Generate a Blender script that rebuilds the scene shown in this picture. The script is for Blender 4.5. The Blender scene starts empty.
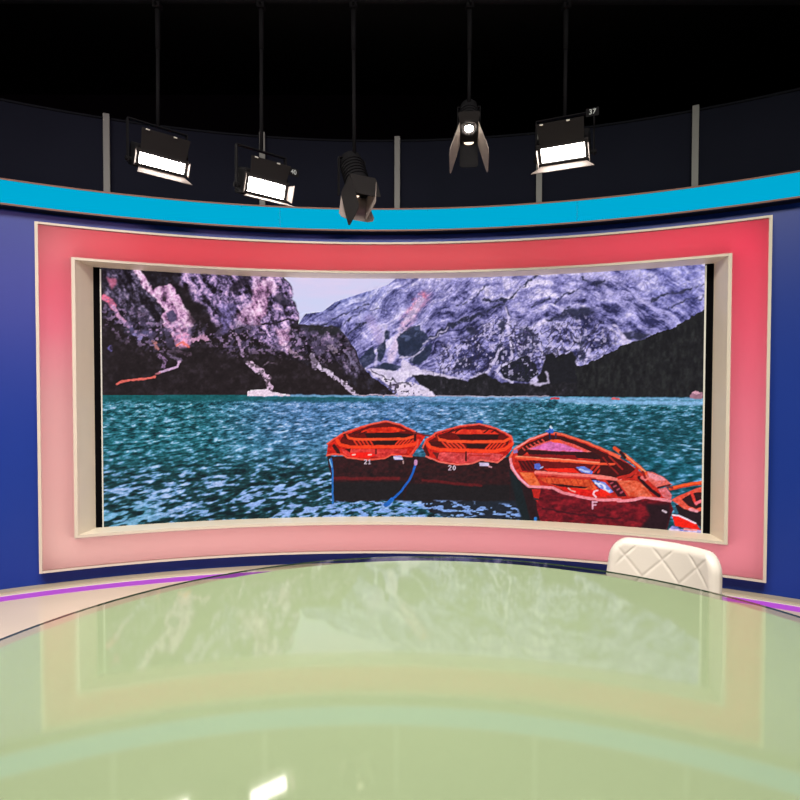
import bpy, bmesh, math, random
import numpy as np
from mathutils import Matrix, Vector

scene = bpy.context.scene
col = scene.collection

# ---------------------------------------------------------------- camera
F_PX, PP_Y, PITCH, ROLL = 601.74, 409.63, -0.02585941, 0.0018031      # focal length and centre row on an 800 x 800 picture
CAM = np.array([0.0, 0.0, 1.4181])
_cp, _sp, _cr, _sr = math.cos(PITCH), math.sin(PITCH), math.cos(ROLL), math.sin(ROLL)
FWD = np.array([0, _cp, _sp]); _u = np.array([0, -_sp, _cp]); _r = np.array([1.0, 0, 0])
RIGHT = _cr*_r + _sr*_u; UP = -_sr*_r + _cr*_u
cam_data = bpy.data.cameras.new('camera')
cam = bpy.data.objects.new('camera', cam_data); col.objects.link(cam)
cam_data.sensor_width = 36.0; cam_data.sensor_fit = 'HORIZONTAL'
cam_data.lens = F_PX/800*36.0
cam_data.shift_y = (PP_Y-400)/800
cam_data.clip_start = 0.01
cam.matrix_world = Matrix(((RIGHT[0], UP[0], -FWD[0], CAM[0]), (RIGHT[1], UP[1], -FWD[1], CAM[1]), (RIGHT[2], UP[2], -FWD[2], CAM[2]), (0, 0, 0, 1)))
scene.camera = cam

# ---------------------------------------------------------------- world, exposure, added unseen area lights
scene.view_settings.view_transform = 'Standard'; scene.view_settings.look = 'None'
scene.view_settings.gamma = 1.0; scene.view_settings.use_curve_mapping = False
scene.view_settings.exposure = 0.0
world = bpy.data.worlds.new('world'); scene.world = world; world.use_nodes = True
world.node_tree.nodes['Background'].inputs[0].default_value = (.05, .05, .06, 1)
world.node_tree.nodes['Background'].inputs[1].default_value = .12

def area(name, loc, target, power, sx, sy, color=(1, 1, 1), spread=180):
    d = bpy.data.lights.new(name, 'AREA'); d.shape = 'RECTANGLE'; d.size = sx; d.size_y = sy
    d.energy = power; d.color = color; d.spread = math.radians(spread)
    o = bpy.data.objects.new(name, d); col.objects.link(o); o.location = loc
    o.rotation_euler = (Vector(target)-Vector(loc)).to_track_quat('-Z', 'Y').to_euler()
    return o
WARM = (1.0, .93, .82)
area('added_key_light', (-.45, .7, 4.45), (-.25, 3.3, 0), 262, 5.2, 1.0, WARM, 112)  # added overhead soft light, unseen, shaped to fall off towards the wall top
area('added_pink_glow', (.97, -3.78, 3.62), (-2.8, 4.3, 2.2), 15, 1.1, 1.1, (1, .55, .80), 60)  # added unseen, placed so its reflection tints the blue wall's upper left

# ---------------------------------------------------------------- plan of the curved set: everything bends round this upright axis
CX, CY, R, RS = -0.19477, -0.38871, 5.26431, 5.48729
def W(phi, r, z):
    a = math.radians(phi)
    return (CX + r*math.sin(a), CY + r*math.cos(a), z)
def ray(x, y): return (x-400)/F_PX*RIGHT - (y-PP_Y)/F_PX*UP + FWD
# ---------------------------------------------------------------- picture shown on the video wall (painted in its own width x height)
PHI_L, PHI_R, Z_B, Z_T = -22.68, 26.71, 0.357, 2.419
CW, CH = 1600, 696
_yy, _xx = np.mgrid[0:CH, 0:CW]
PX = 102.0 + (_xx + .5) / CW * 601.0
PY = 270.0 + (_yy + .5) / CH * 252.0

def pic(x, y):
    """traced picture coordinate -> canvas coordinate of the curved display"""
    d = ray(x, y); a = d[0]**2 + d[1]**2; b = -2*(d[0]*CX + d[1]*CY); c = CX*CX + CY*CY - RS*RS
    t = (-b + math.sqrt(b*b - 4*a*c)) / (2*a); p = CAM + d*t
    phi = math.degrees(math.atan2(p[0]-CX, p[1]-CY))
    return ((phi - PHI_L)/(PHI_R - PHI_L)*CW, (Z_T - p[2])/(Z_T - Z_B)*CH)

def hash2(ix, iy, seed):
    h = (ix.astype(np.int64)*374761393 + iy.astype(np.int64)*668265263 + seed*974634527) & 0xffffffff
    h = ((h ^ (h >> 13))*1274126177) & 0xffffffff
    return ((h ^ (h >> 16)) & 0xffff) / 65535.0

def vnoise(x, y, seed):
    ix, iy = np.floor(x), np.floor(y); fx, fy = x-ix, y-iy
    fx = fx*fx*(3-2*fx); fy = fy*fy*(3-2*fy)
    a = hash2(ix, iy, seed); b = hash2(ix+1, iy, seed); c = hash2(ix, iy+1, seed); d = hash2(ix+1, iy+1, seed)
    return (a*(1-fx)+b*fx)*(1-fy) + (c*(1-fx)+d*fx)*fy

def fbm(x, y, seed, oct=4, gain=.55):
    s = 0; w = 1; t = 0
    for o in range(oct):
        s = s + w*vnoise(x*2**o, y*2**o, seed+o*17); t += w; w *= gain
    return s/t

def turn(x, y, deg, sx, sy):
    c, s = math.cos(math.radians(deg)), math.sin(math.radians(deg))
    return (x*c + y*s)/sx, (-x*s + y*c)/sy

def ss(e0, e1, x):
    t = np.clip((x-e0)/(e1-e0), 0, 1); return t*t*(3-2*t)

def blur(m, n):
    if n < 1: return m
    for _ in range(2):
        for ax in (0, 1):
            k = 2*n+1
            pad = [(0, 0), (0, 0)]; pad[ax] = (n+1, n)
            c = np.cumsum(np.pad(m, pad, mode='edge'), axis=ax)
            m = (np.take(c, range(k, c.shape[ax]), axis=ax) - np.take(c, range(0, c.shape[ax]-k), axis=ax))/k
    return m

# every mark's edge is shaken by a little noise so nothing looks cut with scissors
_WX = (fbm(PX/5, PY/5, 901, 3)-.5); _WY = (fbm(PX/5, PY/5, 907, 3)-.5)

def mask(pts, soft=0, rough=0., raw=False):
    P = np.array([p if raw else pic(*p) for p in pts])
    m = np.zeros((CH, CW))
    g = rough*3.0 + 2
    x0, x1 = int(max(0, P[:, 0].min()-g)), int(min(CW, P[:, 0].max()+g+1)); y0, y1 = int(max(0, P[:, 1].min()-g)), int(min(CH, P[:, 1].max()+g+1))
    if x1 <= x0 or y1 <= y0: return m
    X = _xx[y0:y1, x0:x1] + .5 + _WX[y0:y1, x0:x1]*rough*5.3; Y = _yy[y0:y1, x0:x1] + .5 + _WY[y0:y1, x0:x1]*rough*5.3
    ins = np.zeros(X.shape, bool); n = len(P)
    for i in range(n):
        xa, ya = P[i]; xb, yb = P[(i+1) % n]
        if ya == yb: continue
        ins ^= ((ya > Y) != (yb > Y)) & (X < (xb-xa)*(Y-ya)/(yb-ya)+xa)
    m[y0:y1, x0:x1] = ins
    return blur(m, soft) if soft else m

def smask(pts, w, soft=0, rough=0.):
    P = [pic(*p) for p in pts]; m = np.zeros((CH, CW)); W = w*CW/601/2
    g = W + rough*3 + 2
    xs = [p[0] for p in P]; ys = [p[1] for p in P]
    x0, x1 = int(max(0, min(xs)-g)), int(min(CW, max(xs)+g+1)); y0, y1 = int(max(0, min(ys)-g)), int(min(CH, max(ys)+g+1))
    if x1 <= x0 or y1 <= y0: return m
    X = _xx[y0:y1, x0:x1] + .5 + _WX[y0:y1, x0:x1]*rough*5.3; Y = _yy[y0:y1, x0:x1] + .5 + _WY[y0:y1, x0:x1]*rough*5.3
    D = np.full(X.shape, 1e9)
    for (xa, ya), (xb, yb) in zip(P[:-1], P[1:]):
        dx, dy = xb-xa, yb-ya; L = dx*dx+dy*dy+1e-9
        t = np.clip(((X-xa)*dx+(Y-ya)*dy)/L, 0, 1)
        D = np.minimum(D, np.hypot(X-xa-t*dx, Y-ya-t*dy))
    m[y0:y1, x0:x1] = np.clip(W-D+.5, 0, 1)
    return blur(m, soft) if soft else m

IMG = np.zeros((CH, CW, 3))
def put(m, col, a=1.):
    global IMG
    col = np.asarray(col, float)
    if col.ndim == 1: col = col[None, None, :]
    k = (m*a)[..., None]
    IMG[:] = IMG*(1-k) + col*k
def ramp(t, stops):
    t = np.clip(t, 0, 1); xs = [s[0] for s in stops]
    return np.stack([np.interp(t, xs, [s[1][k] for s in stops]) for k in range(3)], -1)
def tr(pts, ox, oy, sc): return [(ox+x/sc, oy+y/sc) for x, y in pts]
A_ = lambda *p: tr(p, 90, 255, 4.706)
B_ = lambda *p: tr(p, 250, 255, 4.706)
C_ = lambda *p: tr(p, 400, 255, 4.706)
D_ = lambda *p: tr(p, 550, 255, 4.706)
E_ = lambda *p: tr(p, 310, 410, 6.667)
F_ = lambda *p: tr(p, 400, 410, 6.667)
G_ = lambda *p: tr(p, 500, 420, 6.667)
H_ = lambda *p: tr(p, 600, 420, 6.667)

def paint_sky_and_mountains():
    n = fbm(PX/30, PY/9, 5, 3)
    put(np.ones((CH, CW)), ramp(n*.6+(PY-270)/50*.4, [(0, (232, 214, 238)), (.4, (216, 210, 238)), (.7, (208, 212, 240)), (1, (225, 224, 246))]))
    # right-hand massif
    m = mask(B_((225,330),(262,276),(340,268),(370,245),(400,222),(450,205),(530,178),(600,158),(650,140),(680,115),(720,90))+C_((60,60),(800,40))+D_((740,30),(740,690))+B_((220,690)), 0, .5)
    ang = np.interp(PX, [300, 440, 560, 703], [-32, -36, -30, -16])
    ca, sa = np.cos(np.radians(ang)), np.sin(np.radians(ang))
    wx = (fbm(PX/26, PY/26, 31, 3)-.5)*18
    U = PX*ca + PY*sa; V = -PX*sa + PY*ca + wx
    st = fbm(U/26, V/4.2, 41, 4, .6)
    bl = fbm(PX/9, PY/7, 51, 5, .62)
    fine = fbm(PX/2.6, PY/2.2, 57, 2, .7)
    big = fbm(PX/55, PY/40, 61, 2)
    t = .46*st + .24*bl + .15*fine + .20*big - .025
    t = (t-.5)*3.1 + .50 - .13*ss(430, 480, PX)*ss(640, 590, PX)*ss(300, 345, PY)
    col = ramp(t, [(0, (42, 42, 72)), (.22, (88, 86, 130)), (.45, (136, 132, 182)), (.7, (176, 170, 216)), (1, (226, 216, 246))])
    bluer = ss(430, 330, PX)*ss(330, 280, PY)
    col = col*(1-.5*bluer[..., None]) + .5*bluer[..., None]*ramp(t, [(0, (62, 74, 118)), (.5, (118, 134, 192)), (1, (176, 188, 232))])
    br = ss(590, 690, PX)*ss(350, 290, PY)
    col = col*(1-.4*br[..., None]) + .4*br[..., None]*ramp(t, [(0, (84, 88, 160)), (.5, (150, 152, 218)), (1, (206, 206, 250))])
    put(m, col)
    pale = np.clip(smask(D_((20,260),(90,180),(180,110),(300,95),(420,130)), 14, 10, 2)*.5*ss(.35, .6, bl) + smask(D_((280,150),(400,220),(520,310)), 20, 9, 2)*.6*ss(.3, .6, st), 0, 1)
    put(pale, (200, 192, 236))
    dk = (40, 42, 60)
    # crevices
    for pts, w in ((C_((150,395),(230,338),(320,300),(410,265),(500,215)), 4.2), (C_((500,215),(560,165),(640,95)), 1.8), (C_((270,235),(350,195),(420,140)), 1.5),
                   (C_((400,210),(470,215),(500,205)), 3), (C_((690,310),(760,275),(800,250)), 3.2), (B_((455,378),(500,345),(545,315)), 2.2), (B_((330,330),(400,300),(470,262),(560,235)), 1.4),
                   (C_((620,250),(660,225),(710,205)), 2), (D_((480,215),(560,185),(640,165),(725,140)), 1.8), (D_((20,230),(60,190),(150,160)), 1.4), (D_((560,250),(640,215),(720,200)), 1.2),
                   (C_((500,240),(510,280)), 2.4), (D_((150,110),(210,130),(250,120)), 2.5), (B_((430,330),(540,260),(640,250)), 1.1)):
        put(smask(pts, w*1.15, 1, 4)*ss(.30, .55, .5*bl+.5*fine), dk, .95)
    for pts in (C_((540,440),(565,345),(585,325),(625,352),(655,425),(600,470),(560,482)), C_((255,490),(330,480),(352,510),(320,545),(262,540)), C_((310,340),(345,335),(368,372),(330,385)),
                D_((15,312),(50,270),(110,250),(200,248),(205,268),(160,300),(128,312),(105,285),(60,300)), D_((105,405),(140,372),(182,392),(150,432)), D_((120,450),(150,440),(170,475),(140,495)),
                D_((220,420),(250,388),(285,400),(270,425),(232,440)), D_((330,372),(400,352),(470,380),(430,398),(355,398)), D_((195,125),(240,115),(258,138),(220,152)), C_((455,330),(490,290),(500,340),(480,400)), C_((460,420),(480,410),(500,470),(460,520),(440,500))):
        put(mask(pts, 2, 2.5)*(.55+.45*ss(.42, .5, bl)), dk, .86)
    put(mask(C_((540,440),(565,345),(600,360),(655,425),(600,470)), 2, 3)*ss(.5, .6, bl), (110, 100, 150), .8)
    # pink scree at left of the massif
    put(smask(C_((125,195),(85,225),(55,275),(20,330)), 12, 5, 4)*ss(.30, .62, bl*.5+st*.5), (226, 150, 180), .85)
    put(smask(C_((110,192),(80,215),(62,255)), 7, 3, 4)*ss(.34, .6, bl), (240, 118, 138), .8)
    put(smask(B_((800,215),(755,290),(715,350),(690,420),(660,490)), 8, 3, 3)*ss(.25, .5, bl), (226, 206, 234), .9)
    put(smask(B_((640,330),(630,400),(600,480),(590,520)), 4, 2, 2), (206, 196, 228), .8)
    put(smask(B_((560,300),(600,360),(610,410)), 9, 5, 3), (180, 160, 205), .5)
    for pts in (B_((518,492),(545,455),(580,428),(592,478),(560,520),(530,542)), B_((600,440),(632,396),(642,440),(618,505),(600,500)), B_((632,400),(640,350),(662,360),(660,400)), B_((690,400),(738,340),(800,328),(802,470),(735,492),(700,462)),
                C_((-5,370),(60,340),(128,368),(142,402),(60,462),(-5,482)), B_((575,540),(640,505),(712,525),(690,545),(630,556)), C_((40,500),(110,430),(150,420),(140,470),(90,520))):
        put(mask(pts, 1, 2)*(.75+.25*ss(.4, .55, bl)), (40, 47, 66), .95)
    put(mask(B_((690,400),(738,345),(800,335),(800,380),(740,400)), 2, 3)*ss(.45, .55, bl), (96, 104, 140), .7)
    # valley snow and trails
    put(mask(B_((545,540),(600,535),(700,548),(720,490),(800,480))+C_((-10,480),(100,540),(200,560),(330,588),(250,580),(60,565),(20,600),(120,620),(195,658))+B_((700,660),(640,610)), 1, 2), ramp(bl*1.5-.2, [(0, (170, 160, 190)), (.5, (214, 203, 230)), (1, (236, 226, 246))]))
    put(mask(B_((560,590),(640,575),(720,610),(800,640),(800,662),(640,662)), 1, 3)*ss(.46, .52, fine+.2*(bl-.5)), (60, 52, 66), .85)
    put(smask(B_((570,545),(640,580),(720,600),(790,620)), 1.6, 0, 3), (70, 66, 80), .8)
    for pts, w in ((C_((498,245),(508,330),(520,400),(526,470),(515,500),(470,530),(458,552),(490,582),(530,596)), 2.3), (C_((650,420),(682,490),(690,540),(668,580),(615,600)), 4), (C_((690,560),(700,590)), 3), (C_((750,440),(735,480),(740,520)), 2.2),
                   (D_((0,500),(30,470),(26,525)), 2), (D_((80,440),(110,490),(140,520)), 2.6), (D_((190,440),(170,500)), 2.4), (D_((290,350),(360,400),(320,460)), 2.4), (D_((300,330),(380,420)), 2), (C_((340,580),(410,550),(450,490),(470,440)), 3.2), (C_((200,545),(240,490)), 1.3), (C_((110,420),(160,390),(230,340)), 1.5), (C_((50,500),(120,430)), 1.4)):
        put(smask(pts, w, 1, 3)*ss(.2, .5, bl), (210, 200, 232), .9)
    put(mask(C_((470,545),(500,512),(600,470),(640,520),(655,565),(600,598),(500,590)), 1, 1.5), (32, 34, 42))
    put(smask(C_((520,500),(470,530),(458,552),(490,582),(530,598)), 2.0, 0, 1), (200, 192, 222), .9)
    # dark network of gullies low on the massif
    veins = ss(.055, .012, np.abs(fbm(U/11, V/8, 65, 3)-.5)) + ss(.05, .01, np.abs(fbm(PX/9+PY/14, PY/13, 67, 3)-.5))
    low = blur(mask(C_((200,420),(330,350),(480,270),(560,330),(700,330),(800,290))+D_((60,260),(200,300),(330,390),(240,480),(100,520),(0,500))+C_((640,600),(400,560),(300,590),(130,560)), 0), 14)
    put(np.clip(veins, 0, 1)*low, (44, 42, 62), .75)
    up = blur(mask(B_((420,240),(650,150),(800,110))+C_((100,100),(500,90),(800,120))+D_((200,90),(700,60),(700,220),(450,330),(300,240),(0,250))+C_((400,230),(200,330),(0,330)), 0), 14)
    put(np.clip(veins, 0, 1)*up, (84, 82, 128), .3)
    put(ss(.60, .70, fbm(PX/3.2, PY/3.2, 69, 3))*low, (206, 196, 232), .7)
    # forest at right, dark wood along the shore
    put(mask(D_((-20,520),(40,470),(70,462),(100,490),(130,522),(180,512),(240,480),(300,452),(330,430),(400,405),(470,384),(560,350),(620,322),(680,285),(745,240),(745,690),(-20,690)), 0, 2.2), ramp(fbm(PX/3, PY/6, 71, 3), [(0, (22, 22, 26)), (.5, (33, 33, 36)), (1, (50, 52, 52))]))
    put(mask(C_((690,470),(720,455),(738,505),(800,452),(830,480),(830,690),(620,690),(640,610)), 1, 2.5), (31, 31, 37))
    put(mask(C_((55,562),(160,568),(320,590),(400,556),(480,604),(640,602),(830,600),(830,680),(190,680),(150,640),(95,612)), 1, 2), ramp(fbm(PX/3, PY/4, 73, 3), [(0, (24, 24, 28)), (.6, (36, 35, 40)), (1, (66, 62, 72))]))
    put(mask(C_((-10,610),(60,600),(130,630),(180,668),(-10,670)), 0, 2.5)*ss(.4, .46, fbm(PX/3, PY/3, 77, 2)), (220, 208, 230))
    put(smask(C_((690,555),(700,600),(660,606),(615,602)), 2.5, 1, 2), (196, 186, 214), .9)
    # left-hand crag
    m = mask(A_((40,40),(760,40))+B_((148,92),(172,118),(196,150),(192,205),(212,236),(230,275),(226,325),(300,332),(400,335),(440,368),(500,448),(522,518),(565,566),(640,622),(690,668),(600,690))+A_((40,700)), 0, 1.2)
    wv = (fbm(PX/20, PY/20, 81, 3)-.5)*16
    U, V = turn(PX+wv, PY+wv*.6, 62, 15, 4.2)
    rk = .45*fbm(U, V, 83, 4, .62) + .35*fbm(PX/5.5, PY/5, 87, 3, .62) + .20*fbm(PX/2.2, PY/2.0, 89, 2, .7)
    rk = (rk-.5)*3.3 - .03
    dark = ramp(fbm(PX/6, PY/6, 91, 4)+rk*.3, [(0, (24, 20, 25)), (.5, (35, 30, 34)), (.8, (54, 50, 62)), (1, (92, 86, 108))])
    put(m, dark)
    lil = ramp(rk+.42, [(0, (30, 26, 32)), (.3, (72, 62, 86)), (.52, (128, 112, 150)), (.75, (186, 156, 198)), (1, (232, 200, 232))])
    gry = ramp(rk+.34, [(0, (26, 22, 28)), (.4, (56, 50, 64)), (.7, (104, 94, 120)), (1, (176, 156, 184))])
    pnk = ramp(rk+.62, [(0, (64, 48, 62)), (.35, (150, 112, 148)), (.65, (216, 172, 206)), (1, (246, 214, 238))])
    put(mask(A_((60,60),(200,60),(300,150),(340,280),(300,390),(200,360),(140,300),(80,210),(60,210)), 5, 4)*m, gry, .95)
    put(mask(A_((400,70),(800,70),(800,330),(690,330),(630,375),(590,320),(545,250),(470,200),(430,140)), 3, 4), lil)
    put(mask(B_((0,90),(140,90),(195,150),(200,205),(230,280),(225,300),(190,335),(180,470),(80,420),(0,380)), 2, 3), lil)
    put(mask(B_((240,335),(400,338),(440,372),(500,450),(520,520),(560,580),(450,560),(330,480),(220,440),(200,400)), 4, 4)*m, gry, .9)
    put(mask(A_((195,62),(228,62),(300,160),(330,150),(385,135),(432,215),(440,250),(480,285),(498,318),(470,350),(466,385),(475,425),(415,432),(385,385),(345,330),(332,290),(355,262),(300,205),(245,145)), 1, 3), pnk)
    put(mask(A_((360,270),(395,255),(405,290),(385,320),(362,305)), 1, 2), (74, 68, 96), .9)
    put(mask(A_((388,380),(470,365),(472,432),(412,436)), 2, 2)*ss(.4, .55, fbm(PX/2, PY/6, 93, 2)), (226, 160, 196), .8)
    put(smask(A_((412,424),(435,412),(465,430)), 2.4, 1, 2), (226, 118, 110), .9)
    put(smask(A_((66,195),(95,215),(112,245)), 5.5, 1, 1.5), (232, 122, 150), .95)
    put(smask(A_((110,240),(128,280),(180,335)), 3.6, 1, 2), (214, 164, 200), .95)
    put(mask(A_((80,110),(110,100),(125,140),(95,160)), 2, 3), (206, 120, 150), .8)
    put(smask(A_((180,330),(230,380),(290,370)), 5, 2, 4), (120, 116, 168), .55)
    # near-black wood under the crag
    dkw = ramp(fbm(PX/5, PY/5, 97, 4), [(0, (26, 21, 24)), (.55, (36, 30, 33)), (1, (56, 48, 56))])
    put(mask(A_((40,270),(100,300),(160,370),(250,430),(330,400),(390,440),(480,440),(500,400),(560,330),(630,380),(690,370),(700,450),(740,560),(760,660),(40,670)), 3, 4), dkw, .96)
    put(mask(A_((470,130),(500,240),(560,290),(600,350),(640,380),(560,400),(480,330),(440,230),(420,150)), 4, 5), dkw, .75)
    put(mask(A_((640,175),(700,110),(760,70),(740,130),(690,175)), 2, 3), (40, 34, 44), .8)
    put(mask(B_((-60,470),(40,440),(110,475),(200,500),(330,540),(440,595),(540,655),(560,668),(-60,668)), 2, 3), dkw)
    put(mask(B_((330,520),(420,505),(450,545),(420,580),(340,540)), 2, 3), (38, 33, 37), .9)
    put(mask(B_((240,335),(330,330),(420,338),(435,370),(350,375),(290,372)), 2, 3), (44, 44, 48), .85)
    put(smask(B_((0,328),(100,325),(180,302),(222,312)), 2.2, 0, 1.5), (34, 29, 36), .9)
    put(mask(B_((120,180),(190,215),(150,235),(110,210)), 2, 3), (48, 44, 58), .8)
    put(mask(B_((20,155),(75,108),(90,195),(72,290),(25,305),(5,250)), 2, 3), pnk, .9)
    put(mask(B_((60,110),(110,100),(130,150),(90,200)), 2, 4), pnk, .7)
    put(mask(B_((120,345),(185,345),(188,410),(178,465),(150,440),(135,400)), 2, 3), pnk, .85)
    put(mask(A_((720,245),(800,190),(800,330),(700,325),(690,280)), 2, 3), pnk, .75)
    put(mask(A_((770,90),(805,90),(805,180),(760,180)), 3, 3), pnk, .6)
    put(mask(A_((600,230),(690,225),(650,370),(628,370)), 3, 4), ramp(rk+.5, [(0, (70, 62, 92)), (.5, (124, 112, 162)), (1, (180, 160, 206))]), .8)
    cr = blur(mask(A_((60,180),(300,300),(560,340),(700,300),(800,340))+B_((230,340),(420,350),(520,530),(330,500),(180,470),(0,470))+A_((690,470),(480,390),(330,470),(200,420),(60,330)), 0), 16)*m
    put(ss(.58, .68, fbm(PX/3.4, PY/3.0, 103, 3))*cr, (170, 144, 182), .75)
    put(ss(.56, .64, fbm(PX/5+PY/9, PY/5, 105, 3))*cr, (86, 76, 104), .6)
    # bright seams running down into the wood
    sp = ss(.40, .50, fbm(PX/2.4, PY/2.4, 99, 2))
    for pts, w, c, a in ((A_((680,365),(712,430),(720,475)), 3.5, (190, 160, 196), .8), (A_((740,510),(770,535),(805,560)), 4, (214, 190, 220), .9), (B_((0,510),(50,545),(85,590),(95,635)), 6.5, (216, 186, 212), .95), (B_((60,520),(90,500),(130,520)), 2, (150, 130, 150), .5),
                         (B_((285,470),(320,520),(345,545),(420,590),(500,655)), 4.2, (214, 196, 222), .9), (B_((290,475),(310,530)), 5, (180, 160, 190), .7), (B_((340,530),(380,560)), 4, (220, 205, 228), .8), (B_((440,450),(480,490),(500,540)), 3, (140, 130, 160), .6), (B_((370,430),(400,450)), 5, (180, 160, 180), .6),
                         (B_((180,440),(240,490)), 3, (190, 160, 186), .7), (A_((480,400),(510,382),(545,388)), 4.5, (206, 160, 190), .9), (A_((330,475),(350,500),(345,525)), 4.5, (160, 130, 170), .8), (A_((375,465),(400,480),(420,500)), 4, (120, 104, 130), .8), (A_((300,410),(320,440)), 3, (190, 130, 130), .8), (A_((95,430),(105,445)), 3, (110, 100, 160), .8), (A_((400,440),(470,470)), 4, (110, 90, 110), .6), (A_((215,375),(235,390)), 3, (150, 140, 190), .7)):
        put(smask(pts, w, 0, 3)*(.35+.65*sp), c, a)
    put(smask(A_((125,606),(150,596),(200,590),(250,582),(305,574)), 2.2, 0, 1.2), (212, 108, 100), .95)
    put(smask(A_((330,552),(380,535),(410,525),(420,505)), 2.4, 0, 1.5), (196, 164, 196), .95)
    put(smask(A_((310,560),(330,555)), 2, 0, 1), (170, 110, 120), .9)

def paint_water():
    YH = 395.5
    wl = mask([(95, 395), (250, 395), (400, 396), (520, 396.5), (712, 397.5), (712, 545), (95, 545)])
    d = np.clip(PY-YH+3.0, 1.2, None)           # distance below the far shore: waves shrink towards it
    dep = 130./d
    X = (PX-400)/d
    w1 = fbm(X*7.5+dep*2.2, dep*9.0, 201, 4, .62)
    w2 = fbm((PX-400)/5.2+PY/8, PY/1.9, 207, 3, .55)
    w3 = .72*fbm((PX-400)/7.5+PY/5.5, PY/2.9, 213, 2, .5)+.28*fbm((PX-400)/26+PY/9, PY/9, 215, 2)
    near = ss(430, 480, PY)
    w = (1-near)*(.45*w1+.55*w2) + near*(.35*w2+.65*w3)
    w = (w-.5)*2.5+.48
    blue = ss(180, 300, PX)*ss(640, 400, PX)*ss(520, 405, PY)
    tone = fbm(PX/60, PY/25, 221, 3)
    teal = ramp(w, [(0, (14, 44, 52)), (.3, (24, 76, 84)), (.55, (44, 112, 124)), (.75, (84, 148, 174)), (1, (172, 206, 236))])
    blu = ramp(w, [(0, (36, 66, 92)), (.3, (64, 104, 142)), (.55, (92, 134, 180)), (.8, (128, 162, 212)), (1, (186, 206, 242))])
    drk = ramp(w, [(0, (16, 32, 38)), (.42, (28, 62, 66)), (.58, (50, 96, 112)), (.70, (112, 150, 196)), (1, (184, 204, 246))])
    rgt = ramp(w, [(0, (16, 50, 60)), (.35, (24, 74, 84)), (.6, (40, 98, 114)), (.8, (88, 142, 176)), (1, (140, 184, 216))])
    c = teal*(1-blue[..., None]) + blu*blue[..., None]
    k = (ss(440, 485, PY)*ss(560, 500, PX))[..., None]; c = c*(1-k)+drk*k
    k = (ss(480, 560, PX)*ss(400, 412, PY))[..., None]; c = c*(1-k)+rgt*k
    put(wl, c)
    lo = ss(465, 505, PY)*ss(165, 250, PX)*ss(350, 325, PX)
    put(wl*lo*ss(.55, .66, w3), (150, 178, 236), .85)
    lo = ss(480, 515, PY)*ss(175, 130, PX)
    put(wl*lo*ss(.52, .6, w3)*.9, (110, 170, 200), .8)
    # far strip: dark teal at the left, pale at the right
    put(wl*ss(402, 397, PY)*ss(420, 350, PX), (20, 84, 88), .85)
    put(smask([(250, 395.4), (330, 396), (420, 397.2), (703, 399)], 2.2, 1, 1), (126, 168, 208), .85)
    put(smask([(560, 400.5), (640, 402.5), (703, 403.5)], 4.5, 2, 1), (140, 182, 224), .9)
    put(smask([(400, 400), (470, 401.5), (540, 401)], 2.2, 2, 2), (120, 156, 200), .7)
    put(smask([(262, 400.5), (330, 401.5), (385, 400)], 2, 1, 2), (34, 84, 100), .7)
    put(smask([(420, 403.5), (500, 404)], 2.4, 1, 2), (44, 98, 128), .6)
    # beach and the little house
    put(mask(A_((742,640),(805,648),(805,664),(742,662)), 0, 1), (222, 200, 214))
    put(mask(B_((0,636),(80,630),(110,645),(188,657),(188,664),(0,664)), 0, 1), (226, 206, 222))
    put(smask(B_((480,655),(560,660),(640,658),(700,662)), 1.2, 0, 2), (196, 180, 200), .9)
    put(smask(C_((0,662),(200,664),(520,666),(700,664)), 1.2, 0, 1), (190, 180, 200), .7)
    put(mask(D_((660,660),(672,648),(690,640),(708,645),(716,655),(714,675),(660,674)), 0, 1.5), (150, 112, 128))
    put(mask(D_((668,650),(690,640),(706,648),(690,656)), 0, 1), (206, 160, 176))
    put(smask(D_((6,674),(40,676)), 1.8, 0, 1), (190, 60, 66)); put(smask(D_((292,674),(325,677)), 1.8, 0, 1), (196, 96, 100))

def P(pts, c, soft=0, r=.4, a=1.): put(mask(pts, soft, r), c, a)
def S(pts, w, c, soft=0, r=.5, a=1.): put(smask(pts, w, soft, r), c, a)

def glyph(segs, ox, oy, h, c, w=1.1):
    for s in segs: S([(ox+x*h*.6, oy+y*h) for x, y in s], w, c, 0, 0.)

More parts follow.
